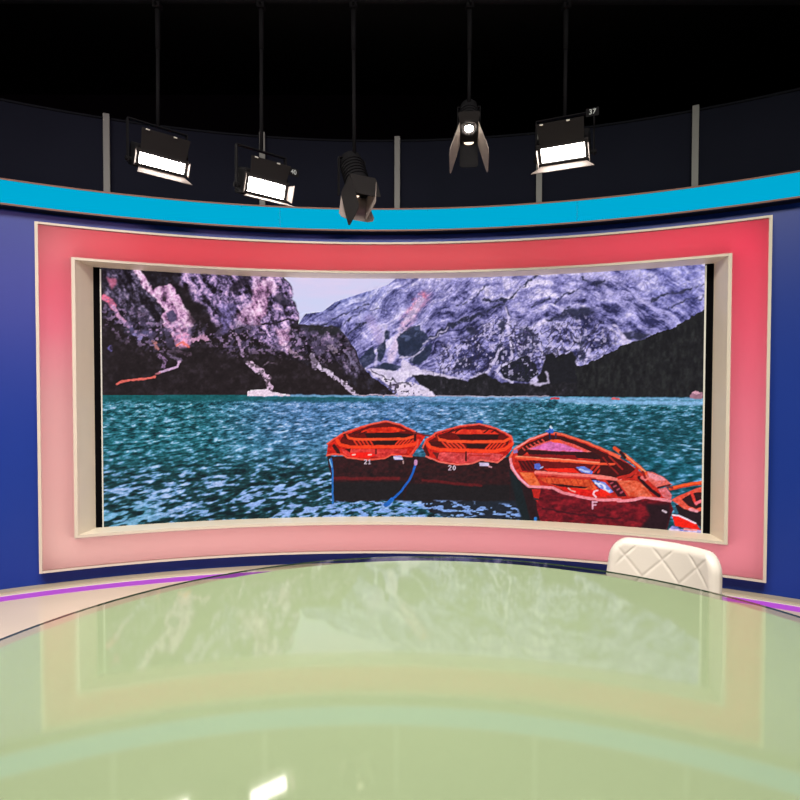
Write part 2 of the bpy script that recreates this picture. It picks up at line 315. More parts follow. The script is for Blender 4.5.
def paint_boats():
    rd = fbm(PX/4, PY/2.5, 301, 3); rw = fbm(PX/2, PY/2, 307, 2)
    hull = ramp(rd, [(0, (28, 22, 26)), (.5, (46, 27, 30)), (1, (66, 32, 36))])
    wood = lambda lo, hi: ramp(rd*.6+rw*.4, [(.22, tuple(v*k for v, k in zip(lo, (.86, .78, .92)))), (.75, tuple(v*k for v, k in zip(hi, (.97, .86, 1))))])
    dark, deep, bl = (34, 29, 33), (44, 22, 24), (40, 92, 168)
    # shadowed water under the two moored boats
    fl = fbm(PX/7, PY/2.2, 311, 3)
    P([(333, 470), (516, 468), (522, 500), (530, 508), (536, 524), (430, 512), (420, 500), (334, 502)], dark, 1, 1.5)
    P([(420, 502), (524, 500), (545, 524), (450, 522)], (34, 42, 54), 2, 2, .8)
    put(mask([(330, 499), (430, 499), (520, 505), (530, 526), (330, 526)], 2, 1)*ss(.56, .62, fl), (142, 172, 230), .9)
    # ---- boat 21
    P(E_((112,298),(150,310),(545,296),(800,318),(800,600),(160,600),(150,470),(125,380)), hull)
    P(E_((150,480),(800,480),(800,605),(155,605)), (32, 29, 32), 2)
    S(E_((160,455),(400,458),(590,455)), 3.4, (92, 32, 36), 1, 1)
    P(E_((110,300),(120,235),(112,222),(160,192),(220,152),(340,110),(430,86),(510,72),(600,96),(700,142),(770,168),(755,200),(722,250),(680,305),(640,308),(545,300),(500,325),(380,335),(250,320),(220,302)), wood((176, 34, 26), (228, 66, 42)))
    P(E_((215,180),(300,140),(420,98),(515,84),(600,106),(690,150),(700,190),(660,235),(270,240),(190,225)), (96, 24, 24))
    P(E_((320,150),(400,120),(560,112),(640,140),(560,150),(370,152)), wood((200, 44, 28), (236, 84, 44)))
    P(E_((360,152),(570,150),(690,162),(625,186),(380,186)), deep, 0)
    P(E_((378,206),(600,204),(560,232),(395,232)), deep)
    for x in (280, 315, 350): S(E_((x-20,160),(x+26,145)), 1.2, (60, 22, 24))
    for x in range(290, 400, 26): S(E_((x,198),(x+24,232)), 1.7, (206, 60, 42))
    for x in range(570, 660, 22): S(E_((x,230),(x+30,200)), 1.7, (206, 60, 42))
    S(E_((236,165),(262,188),(320,196),(500,196),(640,192),(700,176)), 2.8, (234, 84, 50)); S(E_((180,200),(200,232),(262,246),(400,246),(600,244),(700,228)), 3.6, (236, 72, 44))
    S(E_((225,150),(240,190)), 3, (74, 24, 24)); S(E_((160,240),(190,285)), 4, (60, 24, 26)); S(E_((705,150),(700,200)), 3, (60, 24, 26))
    P(E_((205,262),(650,262),(640,290),(545,290),(500,315),(260,312),(225,290)), wood((196, 52, 46), (232, 96, 76)))
    P(E_((265,285),(400,280),(440,300),(390,322),(270,312)), (236, 42, 36))
    P(E_((230,262),(270,256),(268,285)), (70, 24, 24)); S(E_((440,262),(440,290)), 1.8, (90, 28, 28))
    S(E_((285,300),(300,296)), 1.6, (255, 190, 180)); S(E_((390,298),(408,296)), 1.8, (255, 180, 170))
    S(E_((112,302),(160,292),(218,298),(250,318),(380,332),(500,322),(545,298),(680,310)), 1.7, (230, 92, 76))
    S(E_((116,226),(160,194),(222,154),(340,112),(430,88),(510,74),(600,97),(700,143)), 1.6, (222, 96, 80)); S(E_((690,150),(760,168),(800,172)), 1.6, (120, 40, 40))
    S(E_((720,200),(715,240),(665,305)), 2.2, (222, 80, 64)); S(E_((500,62),(520,64)), 2.6, (40, 84, 140))
    S(E_((140,325),(150,400),(152,620)), 2, (48, 104, 168)); S(E_((130,330),(145,380)), 1.2, (120, 170, 220))
    P(E_((555,306),(610,303),(622,332),(560,330)), (176, 166, 206)); S(E_((560,318),(615,322)), 1.2, (226, 220, 244)); S(E_((620,340),(624,356)), 1.5, (160, 130, 130))
    # ---- boat 20
    P(F_((60,318),(190,330),(700,320),(742,300),(735,600),(20,600)), hull)
    P(F_((60,490),(735,500),(735,605),(20,605)), (32, 29, 32), 2)
    S(F_((150,468),(350,490),(540,502)), 3.0, (86, 30, 34), 1, 1)
    P(F_((148,252),(172,195),(240,150),(320,126),(400,104),(530,91),(600,102),(640,120),(742,172),(757,222),(746,264),(692,322),(650,352),(540,338),(480,362),(380,367),(260,347),(188,322)), wood((170, 34, 28), (226, 62, 42)))
    P(F_((180,215),(260,165),(400,118),(530,100),(640,130),(735,185),(720,230),(640,262),(250,256),(190,235)), (96, 24, 24))
    P(F_((340,150),(420,128),(620,134),(660,160),(380,160)), wood((206, 48, 34), (238, 92, 56)))
    P(F_((375,162),(660,166),(650,198),(405,198)), deep); P(F_((440,226),(600,228),(560,256),(450,252)), deep)
    for x in (300, 345, 390, 580, 630): S(F_((x-20,150),(x+12,128)), 1.2, (60, 22, 24))
    for x in range(280, 420, 28): S(F_((x,212),(x+44,254)), 1.8, (206, 66, 48))
    for x in range(570, 690, 24): S(F_((x,258),(x+34,222)), 1.7, (206, 60, 42))
    S(F_((230,165),(262,196),(320,208),(500,212),(690,210),(735,188)), 3.0, (234, 84, 52)); S(F_((176,212),(200,248),(262,264),(450,270),(620,276),(700,262),(745,228)), 3.8, (234, 74, 46))
    P(F_((190,215),(255,205),(300,240),(215,240)), (72, 24, 24)); S(F_((160,240),(185,300)), 4, (84, 28, 28)); S(F_((232,155),(250,195)), 2.4, (120, 32, 30))
    P(F_((215,282),(640,290),(690,300),(650,340),(540,330),(480,352),(390,356),(270,338)), wood((196, 66, 58), (230, 110, 96)))
    P(F_((215,280),(262,284),(250,330)), (100, 36, 36)); S(F_((440,282),(440,338)), 2, (84, 30, 30)); S(F_((460,300),(600,306)), 1.6, (176, 50, 44))
    S(F_((172,310),(262,345),(380,364),(480,358),(540,334),(650,348),(700,310)), 1.7, (228, 108, 98)); S(F_((152,250),(174,197),(240,152),(320,128),(400,106),(530,93),(640,122),(742,174),(755,222)), 1.5, (222, 96, 84))
    S(F_((515,76),(545,78)), 2.8, (44, 92, 170))
    P(F_((528,350),(590,352),(594,374),(532,374)), (206, 190, 220)); S(F_((590,374),(610,382)), 1.4, (200, 150, 160))
    S(E_((705,355),(690,410),(660,470),(610,540),(545,600)), 2.4, bl); S(E_((545,598),(520,625),(505,632)), 4.5, (44, 104, 182)); S(E_((705,343),(705,358)), 3.6, (206, 150, 190))
    num = (214, 190, 208)
    TWO = [((0,.12),(.3,0),(.8,.05),(.95,.3),(.5,.6),(0,1),(1,1))]; ONE = [((.2,.2),(.6,0),(.6,1)), ((.2,1),(1,1))]; ZERO = [((.5,0),(.08,.3),(.08,.7),(.5,1),(.92,.7),(.92,.3),(.5,0))]
    glyph(TWO, 364.4, 459.8, 4.0, num, .9); glyph(ONE, 368.2, 459.8, 4.0, num, .9)
    glyph(TWO, 448.6, 465.6, 4.4, num, .9); glyph(ZERO, 452.9, 465.6, 4.4, num, .9)
    # ---- open boat at the right
    P(G_((60,330),(140,400),(300,470),(300,680),(150,680),(110,560)), (27, 34, 38), 2)
    hl = ramp(fbm(PX/6, PY/3, 331, 4), [(0, (46, 20, 26)), (.4, (92, 24, 34)), (.7, (128, 32, 42)), (1, (150, 44, 52))])
    P(G_((190,450),(350,455),(420,490),(560,520),(660,540),(800,536))+H_((120,542),(220,536),(300,516),(470,542),(490,600),(470,640),(440,750))+G_((700,700),(270,676),(235,560)), hl)
    P(H_((300,560),(470,560),(470,650),(440,745),(250,740),(330,640)), (40, 24, 30), 3)
    P(G_((135,410),(190,452),(240,470),(245,600),(265,680),(200,660)), (40, 26, 30), 1)
    S(G_((280,590),(450,620),(800,660)), 1.8, (60, 22, 30), 1, 1.5)
    P(G_((62,250),(95,192),(200,124),(330,82),(405,90),(560,140),(800,240))+H_((130,254),(195,290),(285,360),(310,380),(390,450),(480,540),(300,518),(220,538),(120,545),(0,536))+G_((660,545),(560,522),(420,494),(350,460),(190,450),(130,395),(78,322)), wood((176, 46, 34), (214, 74, 52)))
    P(G_((110,215),(170,160),(320,100),(400,105),(560,158),(790,258),(800,300),(700,270),(600,220),(180,215),(130,250)), (64, 24, 26))
    for x in range(150, 300, 26): S(G_((x,185-(x-150)*.42),(x+16,200-(x-150)*.42)), 1.4, (200, 80, 70))
    P(G_((178,195),(250,160),(330,138),(400,132),(500,165),(615,215),(560,214),(330,206)), wood((226, 84, 60), (240, 130, 110)))
    P(G_((195,192),(330,145),(400,150),(560,212),(330,204)), wood((214, 120, 160), (232, 150, 190)), 1)
    P(G_((330,132),(390,130),(420,158),(350,150)), (232, 90, 60))
    P(G_((175,204),(620,216),(720,262),(640,262),(200,240)), (52, 24, 28)); P(G_((200,228),(500,236),(520,262),(210,250)), (122, 28, 32))
    P(G_((118,270),(240,272),(760,300),(760,370),(640,375),(240,345),(150,340)), (104, 26, 28))
    P(G_((560,330),(700,300),(780,310),(780,380),(640,372)), (70, 24, 26))
    for x in range(590, 700, 32): S(G_((x,350),(x+40,305)), 2, (176, 52, 42))
    for x in range(130, 230, 24): S(G_((x,275),(x+38,330)), 1.5, (62, 22, 26))
    S(G_((108,245),(200,256),(480,274),(700,292),(765,296)), 3.0, (236, 96, 66)); S(G_((110,241),(480,268),(700,286)), 1, (250, 150, 120))
    P(G_((290,322),(490,322),(530,355),(320,342)), (226, 48, 36))
    P(G_((228,292),(262,288),(278,315),(262,332),(230,322)), (92, 108, 190)); S(G_((270,320),(286,312)), 1.5, (170, 180, 230))
    P(G_((505,315),(560,308),(618,345),(612,365),(545,350)), (108, 126, 200)); S(G_((530,330),(590,348)), 2.2, (188, 196, 236), 0, 1.5)
    P(G_((130,348),(222,352),(275,445),(205,446),(165,400)), wood((226, 100, 44), (240, 146, 84)))
    P(G_((262,382),(610,400),(650,470),(470,450),(340,430),(275,405)), wood((206, 82, 44), (234, 118, 64)))
    for x in range(300, 600, 42): S(G_((x,385+(x-260)*.05),(x+22,432+(x-260)*.06)), .8, (176, 56, 36))
    P(G_((600,385),(640,390),(760,470),(700,490),(640,440)), (58, 24, 34)); P(G_((612,400),(660,404),(755,478),(730,488),(660,450)), (120, 134, 204)); S(G_((640,420),(720,470)), 2, (206, 208, 240), 0, 2); S(G_((650,410),(735,470)), 1.2, (60, 70, 150), 0, 2)
    P(G_((330,424),(400,428),(590,446),(560,456),(400,444)), (60, 24, 26))
    P(G_((400,448),(470,450),(640,470),(745,498),(700,512),(560,506),(440,478)), wood((222, 40, 34), (238, 60, 44)))
    S(G_((240,350),(400,362),(640,378),(800,392)), 4.0, (238, 128, 120)); S(G_((240,358),(640,388)), 1, (190, 60, 56))
    S(G_((640,515),(622,495),(628,476),(650,468)), 1.7, (246, 190, 200)); S(G_((455,452),(472,468),(500,478)), 1.3, (246, 170, 160))
    S(G_((70,256),(80,320),(130,390),(190,442),(350,452),(420,486),(560,516),(660,534),(800,530))+H_((120,540),(220,534),(300,514),(470,540)), 2.8, (230, 140, 150)); S(G_((75,300),(130,388),(190,438)), 1.5, (240, 170, 190))
    S(G_((66,250),(98,194),(200,128),(330,86),(405,93),(560,143),(800,243))+H_((60,214),(130,258)), 2.2, (232, 104, 80)); S(G_((98,194),(200,128),(320,88)), 1.2, (240, 150, 150))
    P(G_((85,205),(115,195),(120,215),(95,225)), (150, 120, 170)); P(G_((300,72),(325,66),(335,40),(348,48),(360,75),(355,88),(320,88)), (56, 100, 186)); S(G_((335,45),(345,55)), 2, (200, 220, 240)); S(G_((332,90),(335,125)), 2, (40, 34, 60)); S(G_((372,92),(372,120)), 1.6, (60, 40, 60))
    P(G_((212,462),(272,460),(262,520),(250,548),(226,520)), (176, 44, 40)); S(G_((228,525),(252,530)), 2.2, (60, 40, 44)); S(G_((236,655),(236,672)), 3, (50, 110, 170))
    glyph([((.1,0),(.1,1)), ((.1,.05),(1.1,.05)), ((.1,.48),(.85,.48))], 592.2, 501.6, 7.0, (224, 170, 188), 1.6)
    P(H_((20,215),(130,262),(190,292),(250,340),(210,385),(110,392),(0,372),(0,230)), (66, 24, 26))
    S(H_((0,292),(95,294)), 2.2, (232, 88, 62)); S(H_((60,240),(150,330)), 1.6, (150, 44, 40)); S(H_((120,388),(200,370),(240,340),(250,310)), 3.2, (176, 48, 42)); S(H_((20,250),(60,300),(120,360)), 1.4, (130, 36, 36)); S(H_((0,376),(110,396)), 3, (240, 130, 122))
    P(H_((110,402),(245,405),(300,442),(352,512),(195,512),(150,450)), wood((226, 96, 54), (242, 150, 104)))
    P(H_((40,400),(110,405),(180,510),(120,510)), (62, 26, 32)); 
    for k in range(4): S(H_((70+k*22,425+k*20),(84+k*22,418+k*20)), 1.6, (150, 70, 84))
    P(H_((0,410),(30,415),(90,480),(60,490),(0,440)), (130, 142, 210)); S(H_((0,425),(60,475)), 1.8, (214, 214, 244), 0, 2); P(H_((0,455),(40,470),(80,500),(0,510)), (226, 48, 38))
    S(H_((262,385),(300,430),(345,470),(392,505)), 3.4, (46, 22, 28))
    P(H_((308,342),(350,350),(420,380),(482,432),(380,452),(340,420),(300,385)), wood((226, 106, 70), (236, 150, 130))); P(H_((315,345),(420,384),(440,402),(380,405),(330,385)), (232, 152, 160)); S(H_((385,452),(465,432)), 1.5, (60, 26, 28)); P(H_((385,462),(440,450),(480,500),(470,540),(420,512)), wood((222, 110, 90), (236, 160, 150)))
    S(H_((98,185),(140,218),(180,248),(260,312),(302,356)), 3.4, (226, 88, 56)); S(H_((140,215),(165,250)), 3.2, (50, 26, 30)); S(H_((170,235),(300,345)), 1, (250, 150, 110)); S(H_((280,385),(300,395)), 3.4, (214, 110, 110)); S(H_((285,345),(300,385)), 2.4, (130, 36, 36))
    # ---- bow of a fourth boat, cut by the edge
    P(H_((500,560),(660,600),(700,560),(700,740),(640,690),(520,640)), (38, 26, 32))
    P(H_((478,532),(520,508),(640,458),(700,440),(700,600),(640,615),(560,592)), wood((222, 84, 52), (240, 128, 96)))
    P(H_((545,530),(600,495),(640,484),(700,480),(700,570),(640,592),(590,575)), (52, 26, 30)); S(H_((610,490),(640,560)), 2.6, (206, 66, 60)); S(H_((640,556),(675,540)), 3, (226, 110, 120)); S(H_((600,596),(645,608)), 2.6, (232, 150, 160))
    S(H_((470,456),(560,436),(690,416)), 3.6, (232, 94, 54)); S(H_((470,462),(690,424)), 1, (180, 56, 40)); S(H_((440,440),(480,450)), 2, (110, 50, 56))
    P(H_((478,632),(524,640),(640,690),(668,735),(500,706)), (230, 44, 34)); S(H_((484,632),(524,638),(636,688)), 1.6, (244, 200, 220)); S(H_((500,590),(512,620)), 3, (50, 90, 110))
    P(H_((450,735),(480,708),(500,712),(560,728),(672,738),(700,735),(700,790),(480,770)), ramp(fl, [(.3, (120, 124, 190)), (.6, (214, 196, 230))]), 0, 2); S(H_((420,604),(440,616)), 2, (190, 170, 180)); S(H_((560,728),(640,735)), 1.8, (240, 150, 150))

def paint_picture():
    paint_sky_and_mountains(); paint_water(); paint_boats()
    g = fbm(PX/1.7, PY/1.5, 501, 2, .7) + .6*fbm(PX/5, PY/3.5, 503, 2) - .8
    skym = mask(B_((150, 70), (172, 118), (198, 150), (195, 205), (230, 272), (262, 272), (340, 266), (400, 220), (530, 176), (650, 138), (720, 90)), 2)
    IMG[:] = IMG*(1 + .26*g*(1-skym))[..., None]
    grey = IMG.mean(-1, keepdims=True); IMG[:] = grey + (IMG-grey)*(1.16-.10*mask([(95, 395), (250, 395), (400, 396), (712, 397.5), (712, 470), (520, 425), (330, 425), (330, 545), (95, 545)], 2))[..., None]
    soft = np.stack([blur(IMG[..., q], 2) for q in range(3)], -1)
    IMG[:] = IMG + .55*(IMG-soft)
    pic_ = np.clip(IMG, 0, 255).reshape(CH//2, 2, CW//2, 2, 3).mean((1, 3))
    return pic_/255.0
# ---------------------------------------------------------------- materials
def lin(c):
    return tuple(((v/255)/12.92 if v/255 <= .04045 else ((v/255+.055)/1.055)**2.4) for v in c)
def new_mat(name):
    m = bpy.data.materials.new(name); m.use_nodes = True
    return m, m.node_tree.nodes, m.node_tree.links, m.node_tree.nodes['Principled BSDF']
def paint_mat(name, c, rough=.5, metal=0., spec=.5, vary=.06, scale=6., bump=0., raw=False):
    m, n, l, b = new_mat(name)
    rgb = c if raw else lin(c)
    t = n.new('ShaderNodeTexNoise'); t.inputs['Scale'].default_value = scale; t.inputs['Detail'].default_value = 4
    co = n.new('ShaderNodeTexCoord'); l.new(co.outputs['Object'], t.inputs['Vector'])
    mx = n.new('ShaderNodeMix'); mx.data_type = 'RGBA'
    mx.inputs['A'].default_value = (*[v*(1-vary) for v in rgb], 1); mx.inputs['B'].default_value = (*[min(1, v*(1+vary)) for v in rgb], 1)
    l.new(t.outputs['Fac'], mx.inputs['Factor']); l.new(mx.outputs['Result'], b.inputs['Base Color'])
    b.inputs['Roughness'].default_value = rough; b.inputs['Metallic'].default_value = metal; b.inputs['Specular IOR Level'].default_value = spec
    if bump:
        bp = n.new('ShaderNodeBump'); bp.inputs['Strength'].default_value = bump; bp.inputs['Distance'].default_value = .002
        t2 = n.new('ShaderNodeTexNoise'); t2.inputs['Scale'].default_value = 180; l.new(co.outputs['Object'], t2.inputs['Vector'])
        l.new(t2.outputs['Fac'], bp.inputs['Height']); l.new(bp.outputs['Normal'], b.inputs['Normal'])
    return m
def emit_mat(name, c, strength, base=(.02, .02, .02), rough=.4, raw=False):
    m, n, l, b = new_mat(name)
    b.inputs['Base Color'].default_value = (*base, 1); b.inputs['Roughness'].default_value = rough
    b.inputs['Emission Color'].default_value = (*(c if raw else lin(c)), 1); b.inputs['Emission Strength'].default_value = strength
    return m
def lacquer(name, base, gloss_c, fac, rough):
    m, n, l, b = new_mat(name); out = n['Material Output']
    d = n.new('ShaderNodeBsdfDiffuse'); d.inputs['Color'].default_value = (*base, 1)
    g = n.new('ShaderNodeBsdfGlossy'); g.inputs['Color'].default_value = (*gloss_c, 1); g.inputs['Roughness'].default_value = rough
    t = n.new('ShaderNodeTexNoise'); t.inputs['Scale'].default_value = 1.5; co = n.new('ShaderNodeTexCoord'); l.new(co.outputs['Object'], t.inputs['Vector'])
    mr = n.new('ShaderNodeMapRange'); mr.inputs['To Min'].default_value = fac*.93; mr.inputs['To Max'].default_value = fac*1.07
    l.new(t.outputs['Fac'], mr.inputs['Value'])
    mx = n.new('ShaderNodeMixShader'); l.new(mr.outputs['Result'], mx.inputs['Fac']); l.new(d.outputs[0], mx.inputs[1]); l.new(g.outputs[0], mx.inputs[2])
    l.new(mx.outputs[0], out.inputs['Surface']); n.remove(b)
    return m
def pane_mat(name, tint, ior, rough):
    m, n, l, b = new_mat(name); out = n['Material Output']
    tr_ = n.new('ShaderNodeBsdfTransparent'); tr_.inputs['Color'].default_value = (*tint, 1)
    g = n.new('ShaderNodeBsdfGlossy'); g.inputs['Roughness'].default_value = rough; g.inputs['Color'].default_value = (1, .96, 1, 1)
    fr = n.new('ShaderNodeFresnel'); fr.inputs['IOR'].default_value = ior
    ge = n.new('ShaderNodeNewGeometry'); inv = n.new('ShaderNodeMath'); inv.operation = 'SUBTRACT'; inv.inputs[0].default_value = 1.
    l.new(ge.outputs['Backfacing'], inv.inputs[1])
    mu = n.new('ShaderNodeMath'); mu.operation = 'MULTIPLY'; l.new(fr.outputs[0], mu.inputs[0]); l.new(inv.outputs[0], mu.inputs[1])
    mx = n.new('ShaderNodeMixShader'); l.new(mu.outputs[0], mx.inputs['Fac']); l.new(tr_.outputs[0], mx.inputs[1]); l.new(g.outputs[0], mx.inputs[2])
    l.new(mx.outputs[0], out.inputs['Surface']); n.remove(b)
    return m

M = {}
M['blue'] = lacquer('deep_blue_paint', (.0075, .034, .255), (1, 1, 1), .02, .36)
def acrylic():
    m, n, l, b = new_mat('rose_light_acrylic'); out = n['Material Output']
    d = n.new('ShaderNodeBsdfDiffuse'); d.inputs['Color'].default_value = (.14, .032, .034, 1)
    tl = n.new('ShaderNodeBsdfTranslucent'); t = n.new('ShaderNodeTexNoise'); t.inputs['Scale'].default_value = 2.
    co = n.new('ShaderNodeTexCoord'); l.new(co.outputs['Object'], t.inputs['Vector'])
    mx = n.new('ShaderNodeMix'); mx.data_type = 'RGBA'; mx.inputs['A'].default_value = (.58, .58, .58, 1); mx.inputs['B'].default_value = (.62, .62, .62, 1)
    l.new(t.outputs['Fac'], mx.inputs['Factor']); l.new(mx.outputs['Result'], tl.inputs['Color'])
    ad = n.new('ShaderNodeAddShader'); l.new(d.outputs[0], ad.inputs[0]); l.new(tl.outputs[0], ad.inputs[1]); l.new(ad.outputs[0], out.inputs['Surface']); n.remove(b)
    return m
M['rose'] = acrylic()
m, n, l, b = new_mat('clear_acrylic_back'); tb = n.new('ShaderNodeBsdfTransparent'); l.new(tb.outputs[0], n['Material Output'].inputs['Surface']); n.remove(b)
M['clear'] = m
M['liner'] = paint_mat('dark_box_liner', (.08, .08, .08), .9, raw=True, spec=0., vary=.01)
M['cream'] = paint_mat('cream_paint', (0.80, .72, .58), .45, raw=True, vary=.03)
M['skirting'] = paint_mat('beige_skirting', (.42, .36, .27), .5, raw=True, vary=.03)
M['cream_light'] = paint_mat('pale_cream_trim', (0.56, .51, .42), .5, raw=True, vary=.02)
M['black'] = paint_mat('matt_black', (.003, .003, .0035), .8, raw=True, spec=.0)
M['studio_black'] = paint_mat('black_studio_paint', (.006, .006, .007), .85, raw=True, spec=.1)
M['upper'] = paint_mat('blue_black_panel', (.0085, .0098, .0165), .9, raw=True, spec=0., scale=1.2, vary=.2)
M['post'] = paint_mat('grey_aluminium', (.165, .172, .170), .8, raw=True, spec=.05)
M['edge_tan'] = paint_mat('tan_edging', (.24, .14, .11), .8, raw=True, spec=.05)
M['cyan'] = emit_mat('cyan_light_acrylic', (0, 172, 215), .93, (.0, .02, .03), .9)
M['cyan'].node_tree.nodes['Principled BSDF'].inputs['Specular IOR Level'].default_value = 0
M['navy'] = paint_mat('dark_navy_paint', (.006, .008, .022), .8, raw=True, spec=.05)
M['cyan_seam'] = paint_mat('teal_joint', (0, .22, .36), .5, raw=True)
M['strip'] = emit_mat('violet_led', (190, 72, 216), .86)
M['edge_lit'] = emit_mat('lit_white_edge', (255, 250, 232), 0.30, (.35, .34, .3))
M['floor'] = paint_mat('cream_resin_floor', (.66, .56, .46), .25, raw=True, spec=.5, vary=.05, scale=2)
M['table_green'] = paint_mat('pale_green_back_paint', (.425, .485, .365), .5, raw=True, vary=.015)
M['table_white'] = paint_mat('white_lacquer', (.72, .70, .64), .35, raw=True)
M['glass'] = pane_mat('clear_greenish_glass', (.86, .885, .835), 1.66, .05)
M['glass_edge'] = paint_mat('dark_green_glass_edge', (.05, .09, .06), .1, raw=True)
M['leather'] = paint_mat('cream_white_leather', (.50, .465, .425), .42, raw=True, vary=.02, scale=20, bump=.12)
M['seam'] = paint_mat('stitched_seam', (.55, .48, .40), .6, raw=True)
M['chrome'] = paint_mat('brushed_chrome', (.6, .6, .6), .22, metal=1, raw=True)
M['housing'] = paint_mat('charcoal_metal', (.005, .005, .006), .8, raw=True, scale=20, spec=.06)
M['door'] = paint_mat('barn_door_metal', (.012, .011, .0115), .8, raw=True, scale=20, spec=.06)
M['door_in'] = paint_mat('lit_barn_door', (.19, .16, .15), .6, raw=True, scale=20, spec=.2)  # paler copy of the door metal, for flaps that catch the lamp light
M['panel_lamp'] = emit_mat('lamp_diffuser', (255, 250, 240), 5.0, (.8, .8, .8))
M['bulb'] = emit_mat('bright_lens', (255, 240, 215), 30.0, (.8, .8, .8))
M['dim_glow'] = emit_mat('soft_glow', (255, 225, 200), 1.6, (.5, .5, .5))
M['label'] = paint_mat('grey_white_print', (.30, .33, .34), .6, raw=True)
M['glint'] = paint_mat('bright_metal_clip', (.75, .75, .72), .25, metal=.6, raw=True)

# ---------------------------------------------------------------- builders
def obj(name, verts, faces, mat, parent=None, smooth=False, origin=None):
    """one mesh object; verts are in the parent's own frame (or in the world when there is no parent)"""
    me = bpy.data.meshes.new(name)
    if origin is not None: verts = [(v[0]-origin[0], v[1]-origin[1], v[2]-origin[2]) for v in verts]
    me.from_pydata([tuple(map(float, v)) for v in verts], [], faces); me.validate(); me.update()
    bm = bmesh.new(); bm.from_mesh(me); bmesh.ops.recalc_face_normals(bm, faces=bm.faces); bm.to_mesh(me); bm.free()
    for m in (mat if isinstance(mat, (list, tuple)) else [mat]): me.materials.append(m)
    if smooth:
        for p in me.polygons: p.use_smooth = True
    o = bpy.data.objects.new(name, me); col.objects.link(o)
    if parent is not None: o.parent = parent
    elif origin is not None: o.location = origin
    return o
def tag(o, label, cat, group=None):
    o['label'] = label; o['category'] = cat
    if group: o['group'] = group
    return o
def thing(name, label, cat, loc=(0, 0, 0), rz=0., group=None):
    o = bpy.data.objects.new(name, None); col.objects.link(o); o.empty_display_size = .1
    o.location = loc; o.rotation_euler = (0, 0, rz)
    return tag(o, label, cat, group)
def struct(o): o['kind'] = 'structure'; return o

class MB:
    """collects shapes for ONE mesh"""
    def __init__(s, xf=None): s.v = []; s.f = []; s.xf = xf
    def add(s, verts, faces):
        k = len(s.v)
        s.v += [tuple(s.xf @ Vector(p)) if s.xf else tuple(p) for p in verts]
        s.f += [tuple(i+k for i in f) for f in faces]; return s
    def box(s, c, d, bev=0.):
        x, y, z = (q/2 for q in d); b = min(bev, x, y, z)*.999
        if b <= 0:
            V = [(c[0]+i*x, c[1]+j*y, c[2]+k*z) for i in (-1, 1) for j in (-1, 1) for k in (-1, 1)]
            return s.add(V, [(0, 1, 3, 2), (4, 6, 7, 5), (0, 4, 5, 1), (2, 3, 7, 6), (0, 2, 6, 4), (1, 5, 7, 3)])
        bm = bmesh.new(); bmesh.ops.create_cube(bm, size=1)
        for v in bm.verts: v.co = (v.co.x*d[0]+c[0], v.co.y*d[1]+c[1], v.co.z*d[2]+c[2])
        bmesh.ops.bevel(bm, geom=list(bm.edges), offset=b, segments=2, affect='EDGES', profile=.5)
        bm.verts.index_update(); s.add([v.co[:] for v in bm.verts], [[v.index for v in f.verts] for f in bm.faces]); bm.free(); return s
    def rod(s, a, b, r, n=12, r2=None):
        a, b = Vector(a), Vector(b); r2 = r if r2 is None else r2; t = (b-a).normalized()
        u = t.orthogonal().normalized(); w = t.cross(u); V = []
        for p, q in ((a, r), (b, r2)):
            V += [p+(u*math.cos(2*math.pi*i/n)+w*math.sin(2*math.pi*i/n))*q for i in range(n)]
        return s.add(V, [(i, (i+1) % n, n+(i+1) % n, n+i) for i in range(n)]+[tuple(range(n)), tuple(range(n, 2*n))])
    def lathe(s, prof, n=40, axis='z', c=(0, 0, 0), closed=False):
        V = []; m = len(prof)
        for i in range(n):
            a = 2*math.pi*i/n; ca, sa = math.cos(a), math.sin(a)
            for r, h in prof:
                p = (r*ca, r*sa, h) if axis == 'z' else (r*ca, h, r*sa)
                V.append((p[0]+c[0], p[1]+c[1], p[2]+c[2]))
        Fc = []
        for i in range(n):
            j = (i+1) % n
            for k in range(m if closed else m-1):
                k2 = (k+1) % m; Fc.append((i*m+k, j*m+k, j*m+k2, i*m+k2))
        if not closed:
            if prof[0][0] > 1e-6: Fc.append(tuple(i*m for i in range(n)))
            if prof[-1][0] > 1e-6: Fc.append(tuple(i*m+m-1 for i in range(n)))
        return s.add(V, Fc)
    def slab(s, poly, t, nrm):
        """flat polygon with thickness t along nrm"""
        nrm = Vector(nrm).normalized()*t/2; n = len(poly); A = [Vector(p)-nrm for p in poly]; B = [Vector(p)+nrm for p in poly]
        return s.add(A+B, [tuple(range(n)), tuple(range(n, 2*n))]+[(i, (i+1) % n, n+(i+1) % n, n+i) for i in range(n)])
    def arc(s, prof, p0, p1, n=None):
        """closed (r, z) profile swept round the set's axis from p0 to p1 degrees"""
        n = n or max(2, int(abs(p1-p0)/.8)); m = len(prof); V = []
        for i in range(n+1):
            V += [W(p0+(p1-p0)*i/n, r, z) for r, z in prof]
        Fc = [(i*m+k, (i+1)*m+k, (i+1)*m+(k+1) % m, i*m+(k+1) % m) for i in range(n) for k in range(m)]
        Fc += [tuple(range(m)), tuple(n*m+k for k in range(m))]
        return s.add(V, Fc)
    def block(s, r0, r1, z0, z1, p0, p1, n=None): return s.arc([(r0, z0), (r1, z0), (r1, z1), (r0, z1)], p0, p1, n)
    def build(s, name, mat, parent=None, smooth=False, origin=None): return obj(name, s.v, s.f, mat, parent, smooth, origin)

